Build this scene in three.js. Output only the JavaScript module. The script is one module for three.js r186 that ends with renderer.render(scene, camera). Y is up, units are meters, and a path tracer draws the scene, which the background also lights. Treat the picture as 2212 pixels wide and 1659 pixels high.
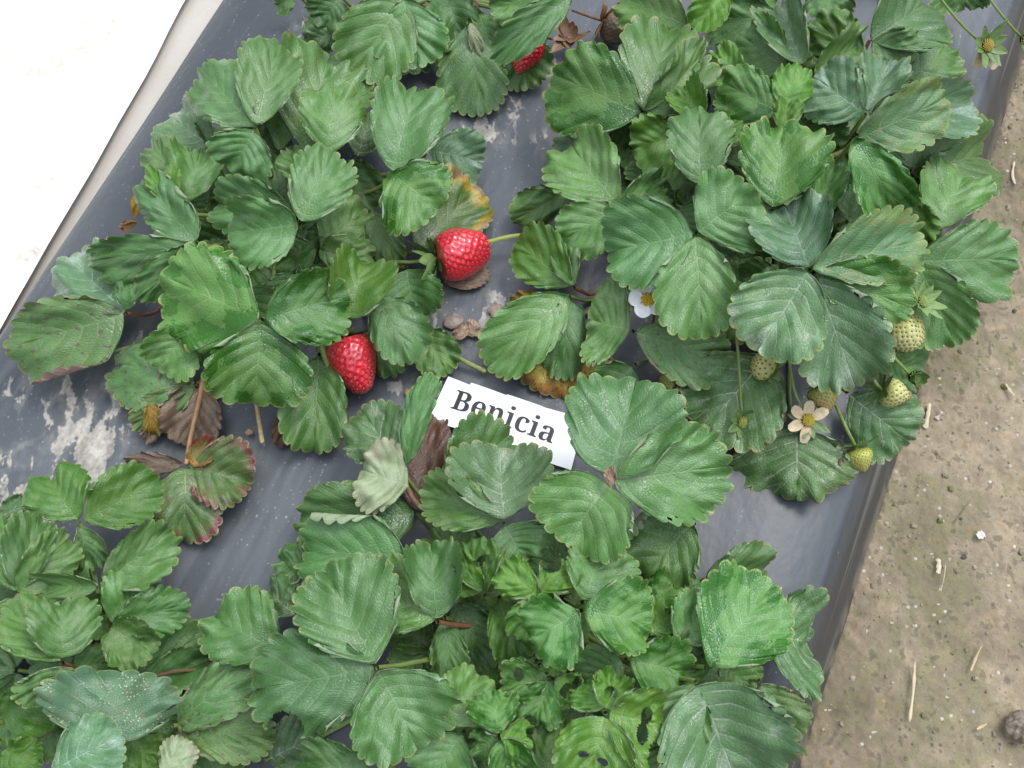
import * as THREE from 'three';
import { mergeGeometries } from 'three/addons/utils/BufferGeometryUtils.js';

// ---------------------------------------------------------------- camera, sky, sun, exposure
const scene = new THREE.Scene();
const PXW = 2212, PXH = 1659, FL = 1.072 * PXW;                       // photograph measured at 2212 x 1659
const TILT = 22 * Math.PI / 180, DIST = 0.86;
const camera = new THREE.PerspectiveCamera(2 * Math.atan(PXH / 2 / FL) * 180 / Math.PI, 4 / 3, 0.02, 60);
camera.position.set(0, DIST * Math.cos(TILT), DIST * Math.sin(TILT));
camera.lookAt(0, 0, 0);
camera.updateMatrixWorld(true);
const renderer = new THREE.WebGLRenderer();
renderer.toneMapping = THREE.LinearToneMapping;
renderer.toneMappingExposure = 1.6;
renderer.shadowMap.enabled = true;
const SUN = new THREE.Vector3(0.42, 1, -0.32).normalize();
{
  const W = 256, H = 128, d = new Float32Array(W * H * 4);
  for (let y = 0; y < H; y++) for (let x = 0; x < W; x++) {
    const up = ((y + 0.5) / H - 0.5) * Math.PI, az = ((x + 0.5) / W - 0.5) * 2 * Math.PI;
    const v = [Math.cos(az) * Math.cos(up), Math.sin(up), Math.sin(az) * Math.cos(up)];
    const cs = v[0] * SUN.x + v[1] * SUN.y + v[2] * SUN.z, o = (y * W + x) * 4;
    let L = v[1] > 0 ? 0.20 + 0.42 * v[1] + 1.65 * Math.exp((cs - 1) * 5) : 0.2;
    const warm = v[1] > 0 ? Math.exp((cs - 1) * 5) : 1;
    d[o] = L * (0.89 + 0.04 * warm); d[o + 1] = L * (0.985 + 0.005 * warm); d[o + 2] = L * (1.16 - 0.07 * warm); d[o + 3] = 1;
  }
  const t = new THREE.DataTexture(d, W, H, THREE.RGBAFormat, THREE.FloatType);
  t.mapping = THREE.EquirectangularReflectionMapping; t.magFilter = THREE.LinearFilter; t.minFilter = THREE.LinearFilter; t.needsUpdate = true;
  scene.background = t; scene.environment = t;
}
const sun = new THREE.DirectionalLight(new THREE.Color(1, 0.965, 0.9), 1.0);
sun.position.copy(SUN).multiplyScalar(4); sun.castShadow = true; sun.shadow.radius = 34;
Object.assign(sun.shadow.camera, { left: -1, right: 1, top: 1, bottom: -1, near: 0.5, far: 8 });
sun.shadow.mapSize.set(2048, 2048);
scene.add(sun, sun.target);

// ---------------------------------------------------------------- helpers
const V3 = THREE.Vector3, v3 = (x, y, z) => new V3(x, y, z), cm = 0.01;
const CAM = camera.position.clone();
const camR = v3(1, 0, 0), camU = v3(0, Math.sin(TILT), -Math.cos(TILT)), camF = v3(0, -Math.cos(TILT), -Math.sin(TILT));
function at(x, y, h) {                                                // a point of the place, from where it shows and its height (m) over the bed
  const d = camF.clone().addScaledVector(camR, (x - PXW / 2) / FL).addScaledVector(camU, -(y - PXH / 2) / FL);
  return CAM.clone().addScaledVector(d, (h - CAM.y) / d.y);
}
const depthOf = (p) => p.clone().sub(CAM).dot(camF);
const pxm = (p) => depthOf(p) / FL;                                   // metres per photo pixel at p
function rng(s) { let a = s >>> 0; return () => { a = (a + 0x6d2b79f5) | 0; let t = Math.imul(a ^ (a >>> 15), 1 | a); t = (t + Math.imul(t ^ (t >>> 7), 61 | t)) ^ t; return ((t ^ (t >>> 14)) >>> 0) / 4294967296; }; }
const clamp = (x, a = 0, b = 1) => Math.min(b, Math.max(a, x)), lerp = (a, b, t) => a + (b - a) * t;
const ss = (a, b, x) => { const t = clamp((x - a) / (b - a)); return t * t * (3 - 2 * t); };
function hash2(x, y, s) { let h = Math.imul(x, 374761393) + Math.imul(y, 668265263) + Math.imul(s, 974634541); h = Math.imul(h ^ (h >>> 13), 1274126177); return ((h ^ (h >>> 16)) >>> 0) / 4294967296; }
function vn(x, y, s = 0) {
  const ix = Math.floor(x), iy = Math.floor(y), fx = x - ix, fy = y - iy, u = fx * fx * (3 - 2 * fx), v = fy * fy * (3 - 2 * fy);
  return lerp(lerp(hash2(ix, iy, s), hash2(ix + 1, iy, s), u), lerp(hash2(ix, iy + 1, s), hash2(ix + 1, iy + 1, s), u), v);
}
function fbm(x, y, s = 0, n = 4) { let a = 0.5, r = 0, t = 0; for (let i = 0; i < n; i++) { r += a * vn(x, y, s + i * 17); t += a; a *= 0.5; x *= 2.03; y *= 2.03; } return r / t; }
function worley(x, y, s = 0) {                                        // nearest and second nearest distance
  const ix = Math.floor(x), iy = Math.floor(y); let a = 9, b = 9;
  for (let j = -1; j < 2; j++) for (let i = -1; i < 2; i++) {
    const d = Math.hypot(ix + i + hash2(ix + i, iy + j, s) - x, iy + j + hash2(ix + i, iy + j, s + 5) - y);
    if (d < a) { b = a; a = d; } else if (d < b) b = d;
  }
  return [a, b];
}
const used = {};
function numbered(n) { const k = used[n] = (used[n] ?? -1) + 1; return k ? n + '_' + String(k).padStart(3, '0') : n; }
function tag(o, label, category, group, kind) { if (label) o.userData.label = label; if (category) o.userData.category = category; if (group) o.userData.group = group; if (kind) o.userData.kind = kind; return o; }
function shade(o) { o.castShadow = o.receiveShadow = true; return o; }
function mesh(name, g, m, parent = scene) { const o = shade(new THREE.Mesh(g, m)); o.name = parent === scene ? numbered(name) : name; parent.add(o); return o; }
function thing(name, label, category, p = v3(0, 0, 0), group) { const o = new THREE.Group(); o.name = numbered(name); o.position.copy(p); scene.add(o); return tag(o, label, category, group); }
const S8 = (l) => Math.round(255 * clamp(l <= 0.0031308 ? l * 12.92 : 1.055 * Math.pow(l, 1 / 2.4) - 0.055));
const S8T = new Uint8Array(4097).map((_, i) => S8(i / 4096)), s8 = (l) => S8T[Math.round(clamp(l) * 4096)];
function tex(w, h, fn, srgb = true, repeat = false) {                 // fn(x 0..1, y 0..1) -> [r, g, b] linear, or a value
  const d = new Uint8Array(w * h * 4);
  for (let y = 0; y < h; y++) for (let x = 0; x < w; x++) {
    const c = fn((x + 0.5) / w, (y + 0.5) / h, x, y), o = (y * w + x) * 4;
    if (srgb) { d[o] = s8(c[0]); d[o + 1] = s8(c[1]); d[o + 2] = s8(c[2]); } else d[o] = d[o + 1] = d[o + 2] = Math.round(255 * clamp(c));
    d[o + 3] = 255;
  }
  const t = new THREE.DataTexture(d, w, h); t.magFilter = THREE.LinearFilter; t.minFilter = THREE.LinearMipmapLinearFilter;
  if (srgb) t.colorSpace = THREE.SRGBColorSpace;
  t.wrapS = t.wrapT = repeat ? THREE.RepeatWrapping : THREE.ClampToEdgeWrapping; t.needsUpdate = true;
  return t;
}
const mix = (a, b, t) => [lerp(a[0], b[0], t), lerp(a[1], b[1], t), lerp(a[2], b[2], t)];
function grid(nu, nv, fn, uvf) {                                      // (nu+1) x (nv+1) sheet
  const p = [], uv = [], ix = [];
  for (let j = 0; j <= nv; j++) for (let i = 0; i <= nu; i++) { const q = fn(i / nu, j / nv, i, j); p.push(q.x, q.y, q.z); const t = uvf ? uvf(i / nu, j / nv, q) : [i / nu, j / nv]; uv.push(t[0], t[1]); }
  for (let j = 0; j < nv; j++) for (let i = 0; i < nu; i++) { const a = j * (nu + 1) + i, b = a + 1, c = a + nu + 1, e = c + 1; ix.push(a, b, e, a, e, c); }
  const g = new THREE.BufferGeometry();
  g.setAttribute('position', new THREE.Float32BufferAttribute(p, 3)); g.setAttribute('uv', new THREE.Float32BufferAttribute(uv, 2)); g.setIndex(ix); g.computeVertexNormals();
  return g;
}
function tube(pts, r0, r1, seg = 18, sides = 7) {
  const c = new THREE.CatmullRomCurve3(pts), g = new THREE.TubeGeometry(c, seg, 1, sides, false), pos = g.attributes.position;
  for (let i = 0; i <= seg; i++) { const q = c.getPointAt(i / seg), r = lerp(r0, r1, i / seg); for (let j = 0; j <= sides; j++) { const k = i * (sides + 1) + j, v = v3().fromBufferAttribute(pos, k).sub(q).multiplyScalar(r).add(q); pos.setXYZ(k, v.x, v.y, v.z); } }
  g.computeVertexNormals();
  return g;
}
function paint(g, fn) { const p = g.attributes.position, c = new Float32Array(p.count * 3), v = v3(); for (let i = 0; i < p.count; i++) { const q = fn(v.fromBufferAttribute(p, i), i); c.set(q, i * 3); } g.setAttribute('color', new THREE.BufferAttribute(c, 3)); return g; }
const std = (o) => new THREE.MeshStandardMaterial({ side: THREE.DoubleSide, ...o });
const rgb = (r, g, b) => new THREE.Color().setRGB(r, g, b);

// ---------------------------------------------------------------- the bed and the ground
const HEAD = Math.atan2(1.233, 2.857), RD = v3(Math.sin(HEAD), 0, -Math.cos(HEAD)), RC = v3(Math.cos(HEAD), 0, Math.sin(HEAD));
const SOIL = -0.085;
const cOf = (p) => p.dot(RC), sOf = (p) => p.dot(RD), place = (s, c, h) => v3(RD.x * s + RC.x * c, h, RD.z * s + RC.z * c);
const cL = cOf(at(240, 362, -0.03)), cR = cOf(at(1965, 930, SOIL));
function bedHeight(c, s) {
  const l = c - cL, r = cR - c;
  let h = 0.004 * Math.sin(s * 9 + c * 5) * 0.4;
  h -= 0.03 * Math.pow(clamp(1 - l / 0.10), 2.2);
  h -= 0.014 * Math.pow(clamp(1 - (r - 0.036) / 0.06), 2);
  if (r < 0.040) h = lerp(SOIL - 0.01, h, Math.pow(clamp(r / 0.040), 0.8));
  const near = ss(0.14, 0.05, r) * ss(0.0, 0.03, r);
  h += near * 0.0035 * (fbm(c * 70 + 3 * vn(s * 6, 1, 3), s * 7, 31, 3) - 0.5);
  h += 0.0016 * (fbm(c * 12, s * 9, 8, 3) - 0.5);
  return h;
}
{
  const TW = 2048, S0 = -0.52, SL = 1.04, C0 = cL - 0.02, CL = 0.86;
  const crust = [['20 1020', 110, .8], ['60 880', 90, .9], ['130 860', 70, .9], ['230 960', 60, .9], ['10 1100', 70, .9], ['170 960', 75, 1], ['190 1000', 60, .9], ['60 1080', 70, .9], ['240 860', 60, .8], ['330 800', 55, .9], ['150 900', 60, .6], ['260 1000', 55, .5], ['300 760', 50, .8],
    ['1030 275', 60, .8], ['1085 240', 45, .6], ['1010 300', 45, .8], ['1190 330', 55, .45], ['1190 150', 35, .8], ['1060 300', 50, .7], ['650 75', 45, .6], ['1000 690', 60, .5], ['1010 760', 45, .5], ['960 640', 50, .35], ['1100 640', 40, .6], ['880 840', 45, .45], ['1180 850', 50, .3],
    ['930 850', 40, .4], ['1040 800', 60, .35], ['560 960', 50, .25], ['1720 1390', 30, .6]].map(([p, r, a]) => { const q = at(...p.split(' ').map(Number), 0); return { s: sOf(q), c: cOf(q), r: r * 0.00036, a }; });
  const speck = new Float32Array(TW * TW), R = rng(77);
  const dot = (x, y, r, a) => { for (let j = Math.floor(y - r - 1); j <= y + r + 1; j++) for (let i = Math.floor(x - r - 1); i <= x + r + 1; i++) if (i >= 0 && j >= 0 && i < TW && j < TW) { const e = clamp(1 - (Math.hypot(i - x, j - y) - r + 0.5)); speck[j * TW + i] = Math.max(speck[j * TW + i], a * e); } };
  for (let k = 0; k < 26000; k++) { const x = R() * TW, y = R() * TW, d = fbm(x / 160, y / 160, 51, 3); if (R() < (d - 0.3) * 1.8) dot(x, y, 0.3 + R() * R() * 1.9, 0.2 + R() * 0.55); }
  for (let k = 0; k < 260; k++) { let x = R() * TW, y = R() * TW; const n = 4 + R() * 16, a = R() * 0.7 - 0.35; for (let i = 0; i < n; i++) { dot(x, y, 0.5 + R() * 1.2, R() * 0.7); y += 3 + R() * 6; x += a * 4 + R() * 2 - 1; } }
  const MG = 256, mg = new Float32Array((MG + 1) * (MG + 1));
  for (let j = 0; j <= MG; j++) for (let i = 0; i <= MG; i++) { const c = C0 + i / MG * CL, s = S0 + j / MG * SL; for (const q of crust) { const d = Math.hypot(s - q.s, c - q.c) / q.r; if (d < 1.8) mg[j * (MG + 1) + i] = Math.max(mg[j * (MG + 1) + i], q.a * ss(1.8, 0.0, d)); } }
  const map = tex(TW, TW, (u, v, x, y) => {
    const c = C0 + u * CL, s = S0 + v * SL, r = cR - c;
    const cl = fbm(u * 9, v * 7, 3, 5), streak = fbm(u * 80, v * 9, 9, 3), fine = hash2(x, y, 4);
    let col = mix([0.044, 0.050, 0.056], [0.080, 0.089, 0.098], clamp(cl * 1.3 - 0.15));
    col = mix(col, [0.15, 0.155, 0.16], 0.35 * ss(0.45, 0.8, streak) * ss(0.35, 0.7, fbm(u * 5, v * 5, 19, 3)));
    let k = 0.9 + 0.2 * fine; col = [col[0] * k, col[1] * k, col[2] * k];
    const gx = u * MG - 0.001, gy = v * MG - 0.001, gi = Math.max(0, Math.floor(gx)), gj = Math.max(0, Math.floor(gy)), o = gj * (MG + 1) + gi, m = lerp(lerp(mg[o], mg[o + 1], gx - gi), lerp(mg[o + MG + 1], mg[o + MG + 2], gx - gi), gy - gj);
    if (m > 0.01) {
      const wx = u + 0.014 * (fbm(u * 40, v * 40, 61, 4) - .5), wy = v + 0.014 * (fbm(u * 40, v * 40, 62, 4) - .5), dx = (wx * 0.8 + wy * 0.6), dy = (wy * 0.8 - wx * 0.6);
      const n = fbm(wx * 90, wy * 70, 23, 5), big = fbm(dx * 70 + 9, dy * 34, 29, 5), ridge = 1 - Math.abs(2 * fbm(dx * 64, dy * 26, 37, 4) - 1), gr = fbm(u * 420, v * 420, 39, 3);
      const film = ss(0.5, 0.95, ridge) * ss(0.3, 0.65, n) * m;
      const crs = ss(0.635, 0.70, big * 0.7 + 0.30 * Math.pow(ridge, 3) + 0.24 * m + 0.16 * (gr - .5) - 0.06) * ss(0.05, 0.35, m);
      col = mix(col, [0.33, 0.31, 0.27], 0.55 * film * (0.5 + gr));
      col = mix(col, mix([0.26, 0.235, 0.19], [0.52, 0.475, 0.40], clamp(n * 1.5 - 0.3 + 0.5 * (gr - .5))), crs * (0.55 + 0.6 * gr));
    }
    col = mix(col, [0.42, 0.43, 0.44], speck[y * TW + x] * 0.75);
    const scr = ss(0.016, 0.002, Math.abs(r - 0.050 - 0.03 * (fbm(v * 9, 3, 41, 3) - .5))) * ss(0.35, 0.6, fbm(u * 120, v * 10, 43, 4)) * ss(0.4, 0.6, fbm(v * 5, 7, 45, 2));
    col = mix(col, [0.24, 0.25, 0.26], 0.6 * scr);
    if (r < 0.036) { const l = fbm(u * 260, v * 5, 47, 4); col = mix(mix([0.04, 0.041, 0.042], [0.13, 0.13, 0.125], ss(0.55, 0.8, l)), col, ss(0.026, 0.036, r)); if (r < 0.016) col = mix(col, [0.2, 0.17, 0.12], ss(0.016, 0.0, r) * ss(0.35, 0.7, fbm(u * 120, v * 60, 53, 4))); }
    return col;
  });
  map.wrapS = map.wrapT = THREE.MirroredRepeatWrapping;
  const bump = tex(1024, 1024, (u, v) => 0.5 * fbm(u * 60, v * 12, 5, 4) + 0.5 * fbm(u * 140, v * 120, 6, 3), false);
  bump.wrapS = bump.wrapT = THREE.MirroredRepeatWrapping;
  const mat = std({ map, bumpMap: bump, bumpScale: 0.0006, roughness: 0.42, name: 'bed plastic' });
  const nu = 170, nv = 300, sv = (t) => { const k = (t - 0.5) * 2; return 0.62 * k + 3.4 * Math.pow(k, 7); };
  const uu = (t) => (t < 0.03 ? 0 : (t - 0.03) / 0.97);
  const g = grid(nu, nv, (a, b) => {
    const s = sv(b), t = uu(a), c = cL + t * (cR + 0.004 - cL);
    return place(s, c, a < 0.03 ? lerp(-0.09, bedHeight(cL, s), a / 0.03) : bedHeight(c, s));
  }, (a, b, q) => [(cOf(q) - C0) / CL, (sOf(q) - S0) / SL]);
  tag(mesh('plastic_mulch_bed', g, mat), null, null, null, 'structure');
}
{ // soil: one sheet to the horizon
  const map = tex(2048, 2048, (u, v, x, y) => {
    const P = 2 * Math.PI, n = fbm(u * 9, v * 9, 101, 6), m = fbm(u * 14 + 4, v * 14, 111, 5), f = fbm(u * 150, v * 150, 121, 3), e = hash2(x, y, 9), w = worley(u * 110, v * 110, 131), w2 = worley(u * 60, v * 60, 133);
    let c = mix([0.150, 0.117, 0.074], [0.330, 0.266, 0.180], clamp(n * 1.7 - 0.30));
    c = mix(c, [0.125, 0.128, 0.05], 0.5 * ss(0.47, 0.63, m * 0.55 + 0.45 * fbm(u * 75, v * 75, 115, 4)) * (0.4 + 0.6 * ss(0.3, 0.6, f)));
    c = mix(c, [0.06, 0.05, 0.04], 0.6 * ss(0.62, 0.8, f));
    const id = hash2(Math.floor(u * 110), Math.floor(v * 110), 7);
    if (w[0] < 0.16 && id < 0.16) c = mix(c, id < 0.04 ? [0.08, 0.07, 0.06] : id < 0.12 ? [0.45, 0.42, 0.37] : [0.32, 0.17, 0.08], 0.8);
    c = mix(c, [c[0] * 1.35, c[1] * 1.3, c[2] * 1.25], 0.6 * ss(0.55, 0.75, fbm(u * 60, v * 60, 145, 4))); const k = (0.68 + 0.64 * f) * (0.85 + 0.3 * e); return [c[0] * k, c[1] * k, c[2] * k];
  }, true, true);
  const bump = tex(1024, 1024, (u, v) => { const w = worley(u * 90, v * 90, 131); return 0.6 * fbm(u * 95, v * 95, 121, 5) + 0.05 * ss(0.4, 0.1, w[0]) + 0.25 * Math.abs(2 * fbm(u * 30, v * 30, 3, 4) - 1); }, false, true);
  for (const t of [map, bump]) { t.wrapS = t.wrapT = THREE.MirroredRepeatWrapping; }
  const mat = std({ map, bumpMap: bump, bumpScale: 0.0055, roughness: 0.95, name: 'soil' });
  const g = grid(190, 190, (a, b) => {
    const w = (t) => { const k = (t - 0.5) * 2; return 0.52 * k + 24 * Math.pow(k, 11); };
    const x = w(a) + 0.42, z = w(b), c = cOf(v3(x, 0, z));
    const y = SOIL + 0.010 * (fbm(x * 14, z * 14, 201, 4) - 0.5) + 0.004 * (fbm(x * 70, z * 70, 205, 3) - 0.5) - (c < cR - 0.01 ? 0.02 : 0);
    return v3(x, y, z);
  }, (a, b, q) => [q.x / 0.9 + 0.05, q.z / 0.9 + 0.5]);
  tag(mesh('ground', g, mat), null, null, null, 'structure');
}
{ // white plastic in the furrow on the left
  const map = tex(1024, 1024, (u, v, x, y) => {
    const d = ss(0.60, 0.75, fbm(u * 10, v * 14, 301, 6)), g = ss(0.5, 0.72, fbm(u * 130, v * 130, 305, 3));
    return mix([0.84, 0.82, 0.78], [0.50, 0.41, 0.30], 0.8 * d * (0.2 + 0.8 * g));
  }, true, true);
  const dusty = tex(512, 512, (u, v, x, y) => mix(mix([0.52, 0.48, 0.42], [0.42, 0.37, 0.31], fbm(u * 6, v * 6, 311, 4)), [0.4, 0.32, 0.24], hash2(x, y, 3) > 0.985 ? 0.5 : 0), true, true);
  const w = std({ map, roughness: 0.5, name: 'white film' }), wd = std({ map: dusty, roughness: 0.6, name: 'dusty white film' });
  const low = grid(60, 120, (a, b) => { const s = (b - 0.5) * 5; return place(s, lerp(cL - 0.5, cL + 0.012, a), -0.062 + 0.012 * ss(0.93, 1, a) + 0.004 * (fbm(a * 9, s * 6, 5, 3) - .5)); }, (a, b) => [a * 0.9, b * 9]);
  tag(mesh('white_film', low, wd), 'dusty strip of white plastic showing below the fold, against the dark bed edge', 'plastic sheet');
  const A = at(398, 0, -0.045), B = at(86, 552, -0.045), dir = B.clone().sub(A).normalize(), left = v3(dir.z, 0, -dir.x); if (left.x > 0) left.negate();
  const top = grid(150, 160, (a, b) => {
    const s = lerp(-2, 2.4, b), d = Math.pow(a, 2.6) * 1.4, q = A.clone().addScaledVector(dir, s).addScaledVector(left, d + 0.007 * (fbm(s * 7, 1, 7, 3) - .5));
    const crease = 0.011 * ss(0.15, -0.02, s) * ss(0.040 + 0.13 * s, 0.0435 + 0.13 * s, d);
    q.y = -0.050 + 0.007 * ss(0, 0.012, d) + crease + 0.006 * (fbm(d * 8, s * 5, 9, 3) - .5) * ss(0.02, 0.1, d) - 0.02 * ss(0.1, 0.5, d);
    return q;
  }, (a, b) => [Math.pow(a, 2.6) * 2.4, b * 8]);
  tag(mesh('white_film', top, w), 'bright white plastic sheet lying folded along the left of the bed', 'plastic sheet');
}
// ---------------------------------------------------------------- leaf surface: canonical (u, v) field of one half
const NT = 9, E0 = 0.20;
const OUT = (() => {                                                  // half outline, base (0,0) to tip (0,1), by arc length
  const pts = [];
  for (let i = 0; i <= 240; i++) {
    const t = i / 240, th = t * Math.PI;                              // blunt obovate
    const y = t < 0.5 ? 0.60 * Math.pow(Math.sin(t * Math.PI), 1.0) * (t / 0.5) ** 0.35 : 0.60 + 0.40 * Math.sin((t - 0.5) * Math.PI);
    pts.push([0, Math.min(1, y)]);
    const yy = pts[i][1];
    pts[i][0] = yy < 0.60 ? Math.pow(Math.sin((yy / 0.60) * Math.PI / 2), 0.92) : 0;
    if (t >= 0.5) pts[i][0] = Math.pow(Math.max(0, 1 - Math.pow((yy - 0.60) / 0.40, 2.45)), 0.5);
  }
  const L = [0]; for (let i = 1; i < pts.length; i++) L.push(L[i - 1] + Math.hypot((pts[i][0] - pts[i - 1][0]) * 0.46, pts[i][1] - pts[i - 1][1]));
  const tot = L[L.length - 1];
  return (e) => { const t = clamp(e) * tot; let i = 1; while (i < L.length - 1 && L[i] < t) i++; const k = clamp((t - L[i - 1]) / (L[i] - L[i - 1] || 1)); return [lerp(pts[i - 1][0], pts[i][0], k), lerp(pts[i - 1][1], pts[i][1], k)]; };
})();
const EM = 0.36, mid = (e) => (e < EM ? 0.015 * e / EM : 0.015 + 0.76 * Math.pow((e - EM) / (1 - EM), 1.1));
const NV = 6.5, EV = 0.26;                                            // main veins along each half
function flat(e, v) {                                                 // half-leaf point; veins run along constant e, bending a little forward
  const E = OUT(e), m = mid(e), k = v * (1 - 0.0), b = 0.05 * Math.sin(Math.PI * v) * ss(E0, 0.5, e) * (1.1 - e);
  return [E[0] * k, lerp(m, E[1], v) - b];
}
const FN = 384, FU = new Float32Array(FN * FN).fill(-1), FVV = new Float32Array(FN * FN);
for (let i = 0; i <= 1500; i++) for (let j = 0; j <= 700; j++) { const q = flat(i / 1500, j / 700 * 1.0), x = Math.floor(clamp(q[0], 0, 0.9999) * FN), y = Math.floor(clamp(q[1], 0, 0.9999) * FN); FU[y * FN + x] = i / 1500; FVV[y * FN + x] = j / 700; }
for (let y = 0; y < FN; y++) { let lu = 0, lv = 1; for (let x = 0; x < FN; x++) { const o = y * FN + x; if (FU[o] < 0) { FU[o] = lu; FVV[o] = x < 2 ? 0 : lv; } else { lu = FU[o]; lv = FVV[o]; } } }
function field(x, y) { const px = clamp(Math.abs(x), 0, 0.9999) * FN | 0, py = clamp(y, 0, 0.9999) * FN | 0, o = py * FN + px; return [FU[o], FVV[o]]; }
// per-texel description of the leaf used by every variant
const LT = 400;
const LEAF = [];
for (let y = 0; y < LT; y++) for (let x = 0; x < LT; x++) {
  const X = (x + 0.5) / LT * 2 - 1, Y = (y + 0.5) / LT, wx = X + 0.03 * (fbm(X * 6, Y * 9, 1, 2) - .5), wy = Y + 0.02 * (fbm(X * 6, Y * 9, 2, 2) - .5);
  const [e, v] = field(wx, wy), ph = (e - E0) / (1 - E0) * NT, f = ph - Math.floor(ph);
  const sp = lerp(0.06, 0.115, v), PH = (e - EV) / (1 - EV) * NV, F = PH - Math.floor(PH), SP = lerp(0.085, 0.17, v), dT = e > E0 && v > 0.5 ? Math.abs(f - 0.5) * sp + 0.02 * ss(0.8, 0.5, v) : 0.04, dv = Math.min(e > EV ? Math.abs(F - 0.5) * SP : 0.04, dT + 0.003), dm = Math.abs(wx) * 0.46;
  const br = Math.abs(Math.abs(f - 0.5) - 0.30 * ss(0.45, 1, v)) * sp + (v < 0.5 ? 0.02 : 0);
  const w = worley(X * 22 + 40, Y * 24, 3), w2 = worley(X * 46 + 40, Y * 50, 13);
  LEAF.push({ X, Y, e, v, f, F: e > EV ? F : 0.0, dv: Math.min(dv, 0.05), dm, br, net: w[1] - w[0], net2: w2[1] - w2[0], n1: fbm(X * 3, Y * 3.3, 5, 4), n2: fbm(X * 11, Y * 12, 6, 4), n3: fbm(X * 40, Y * 44, 7, 2), g: hash2(x, y, 8) });
}
const line = (d, w) => ss(w, w * 0.35, d);
function leafTexture(o) {
  const s = o.seed ?? 0;
  const under = o.under ?? [0.24, 0.30, 0.17], uv = [under[0] * 1.25, under[1] * 1.2, under[2] * 1.2];
  const ox = s * 3.7, oy = s * 5.3;
  return tex(LT * 2, LT, (u, v, x, y) => {
    const q = LEAF[y * LT + (x % LT)], N1 = fbm(q.X * 2.6 + ox, q.Y * 3 + oy, 71, 4), N2 = fbm(q.X * 9 + ox, q.Y * 10 + oy, 73, 4);
    const vein = Math.max(line(q.dv, 0.0078 - 0.004 * q.v), line(q.dm, 0.010 - 0.006 * q.Y)), net = ss(0.16, 0.02, q.net);
    if (x >= LT) { let c = mix(under, uv, 0.8 * vein + 0.3 * net); const k = 0.85 + 0.3 * N2; c = [c[0] * k, c[1] * k, c[2] * k]; return o.underEdge ? mix(c, o.underEdge, ss(0.6, 1, q.v + 0.4 * (N1 - .5))) : c; }
    let c = mix(o.c1, o.c2, clamp((N1 - 0.5) * 2.2 + 0.5));
    let k = 0.84 + 0.32 * q.n2; k *= 0.98 + 0.04 * q.g; k *= 0.95 + 0.1 * q.n3; c = [c[0] * k, c[1] * k, c[2] * k];
    c = mix(c, o.vc ?? [0.22, 0.28, 0.12], vein * (o.vl ?? 0.45) * (0.15 + 0.95 * ss(0.35, 0.65, N2)) * (1 - 0.5 * q.v));
    if (o.net) c = mix(c, o.vc, o.net * (Math.max(line(q.br, 0.008), ss(0.10, 0.02, q.net)) * ss(0.40, 0.62, N2) + 0.35 * ss(0.09, 0.02, q.net2) * ss(0.5, 0.7, N2)));
    if (o.edge) c = mix(c, o.edge, ss(0.55, 0.98, q.v * 0.85 + 0.6 * (N1 - .4) + 0.35 * (N2 - .5)) * (o.edgeK ?? 1));
    if (o.edge2) c = mix(c, o.edge2, ss(0.84, 0.98, q.v * 0.8 + 0.8 * (N1 - .35) + 0.3 * (N2 - .5)));
    if (o.blotch) c = mix(c, o.blotch, ss(0.60, 0.68, N2 * 0.75 + 0.25 * q.n3 + 0.1 * (N1 - .5)) * (o.blotchK ?? 0.8));
    if (o.spot) { const w = worley(q.X * 7 + ox, q.Y * 8 + oy, 91); c = mix(c, o.spot, ss(0.2, 0.1, w[0] + 0.25 * (q.n3 - .5)) * (hash2(Math.floor(q.X * 7 + ox), Math.floor(q.Y * 8 + oy), 4) > 0.35 ? 0.85 : 0)); }
    if (o.fleck) { const w = worley(q.X * 15 + ox, q.Y * 17 + oy, 95); c = mix(c, o.fleck, ss(0.17, 0.08, w[0] + 0.2 * (q.n3 - .5)) * ss(0.48, 0.56, N1)); }
    if (o.powder) { const z = ss(0.50, 0.72, N1); c = mix(c, [0.5, 0.54, 0.5], o.powder * z * (0.25 + 0.6 * ss(0.3, 0.7, q.n3) + 0.7 * vein)); }
    if (o.wet) c = mix(c, [0.024, 0.108, 0.006], 0.85 * wetAt(q, 2));
    const rim = ss(0.955, 0.985, q.v) * (q.e > E0 * 0.7 ? 1 : 0.4);
    c = mix(c, o.rim ?? [0.21, 0.27, 0.08], rim * 0.65 * (0.5 + N1));
    if (q.e > E0 && Math.abs(q.f - 0.5) < 0.2 && q.v > 0.96) c = mix(c, o.tip ?? [0.27, 0.24, 0.08], 0.35 + 0.3 * N2);
    return c;
  });
}
function wetAt(q, s) { return ss(0.565, 0.585, fbm(q.X * 3.0 + s * 3.7, q.Y * 4.2 + s * 9.1, 171, 4) * 0.8 + 0.2 * q.n3); }
const leafBump = tex(LT * 2, LT, (u, v, x, y) => {
  const q = LEAF[y * LT + (x % LT)], back = x >= LT, vein = Math.max(line(q.dv, 0.012 - 0.004 * q.v), line(q.dm, 0.014 - 0.009 * q.Y));
  const puff = 0.5 + 0.5 * Math.cos(2 * Math.PI * q.F), h = 0.08 * (0.5 + 0.5 * Math.cos(2 * Math.PI * q.F)) * ss(0, 0.2, q.v) + 0.26 * ss(0.0, 0.45, q.net) + 0.16 * ss(0, 0.4, q.net2) + 0.2 * q.n3;
  return back ? clamp(0.25 + 0.5 * vein + 0.25 * ss(0.2, 0.0, q.net)) : clamp(h + 0.08 - 0.3 * vein);
}, false);
const leafRough = tex(LT * 2, LT, (u, v, x, y) => { const q = LEAF[y * LT + (x % LT)]; return x >= LT ? 0.75 : lerp(0.35 + 0.4 * (q.n2 - .5), 0.11, wetAt(q, 2)); }, false);
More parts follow.
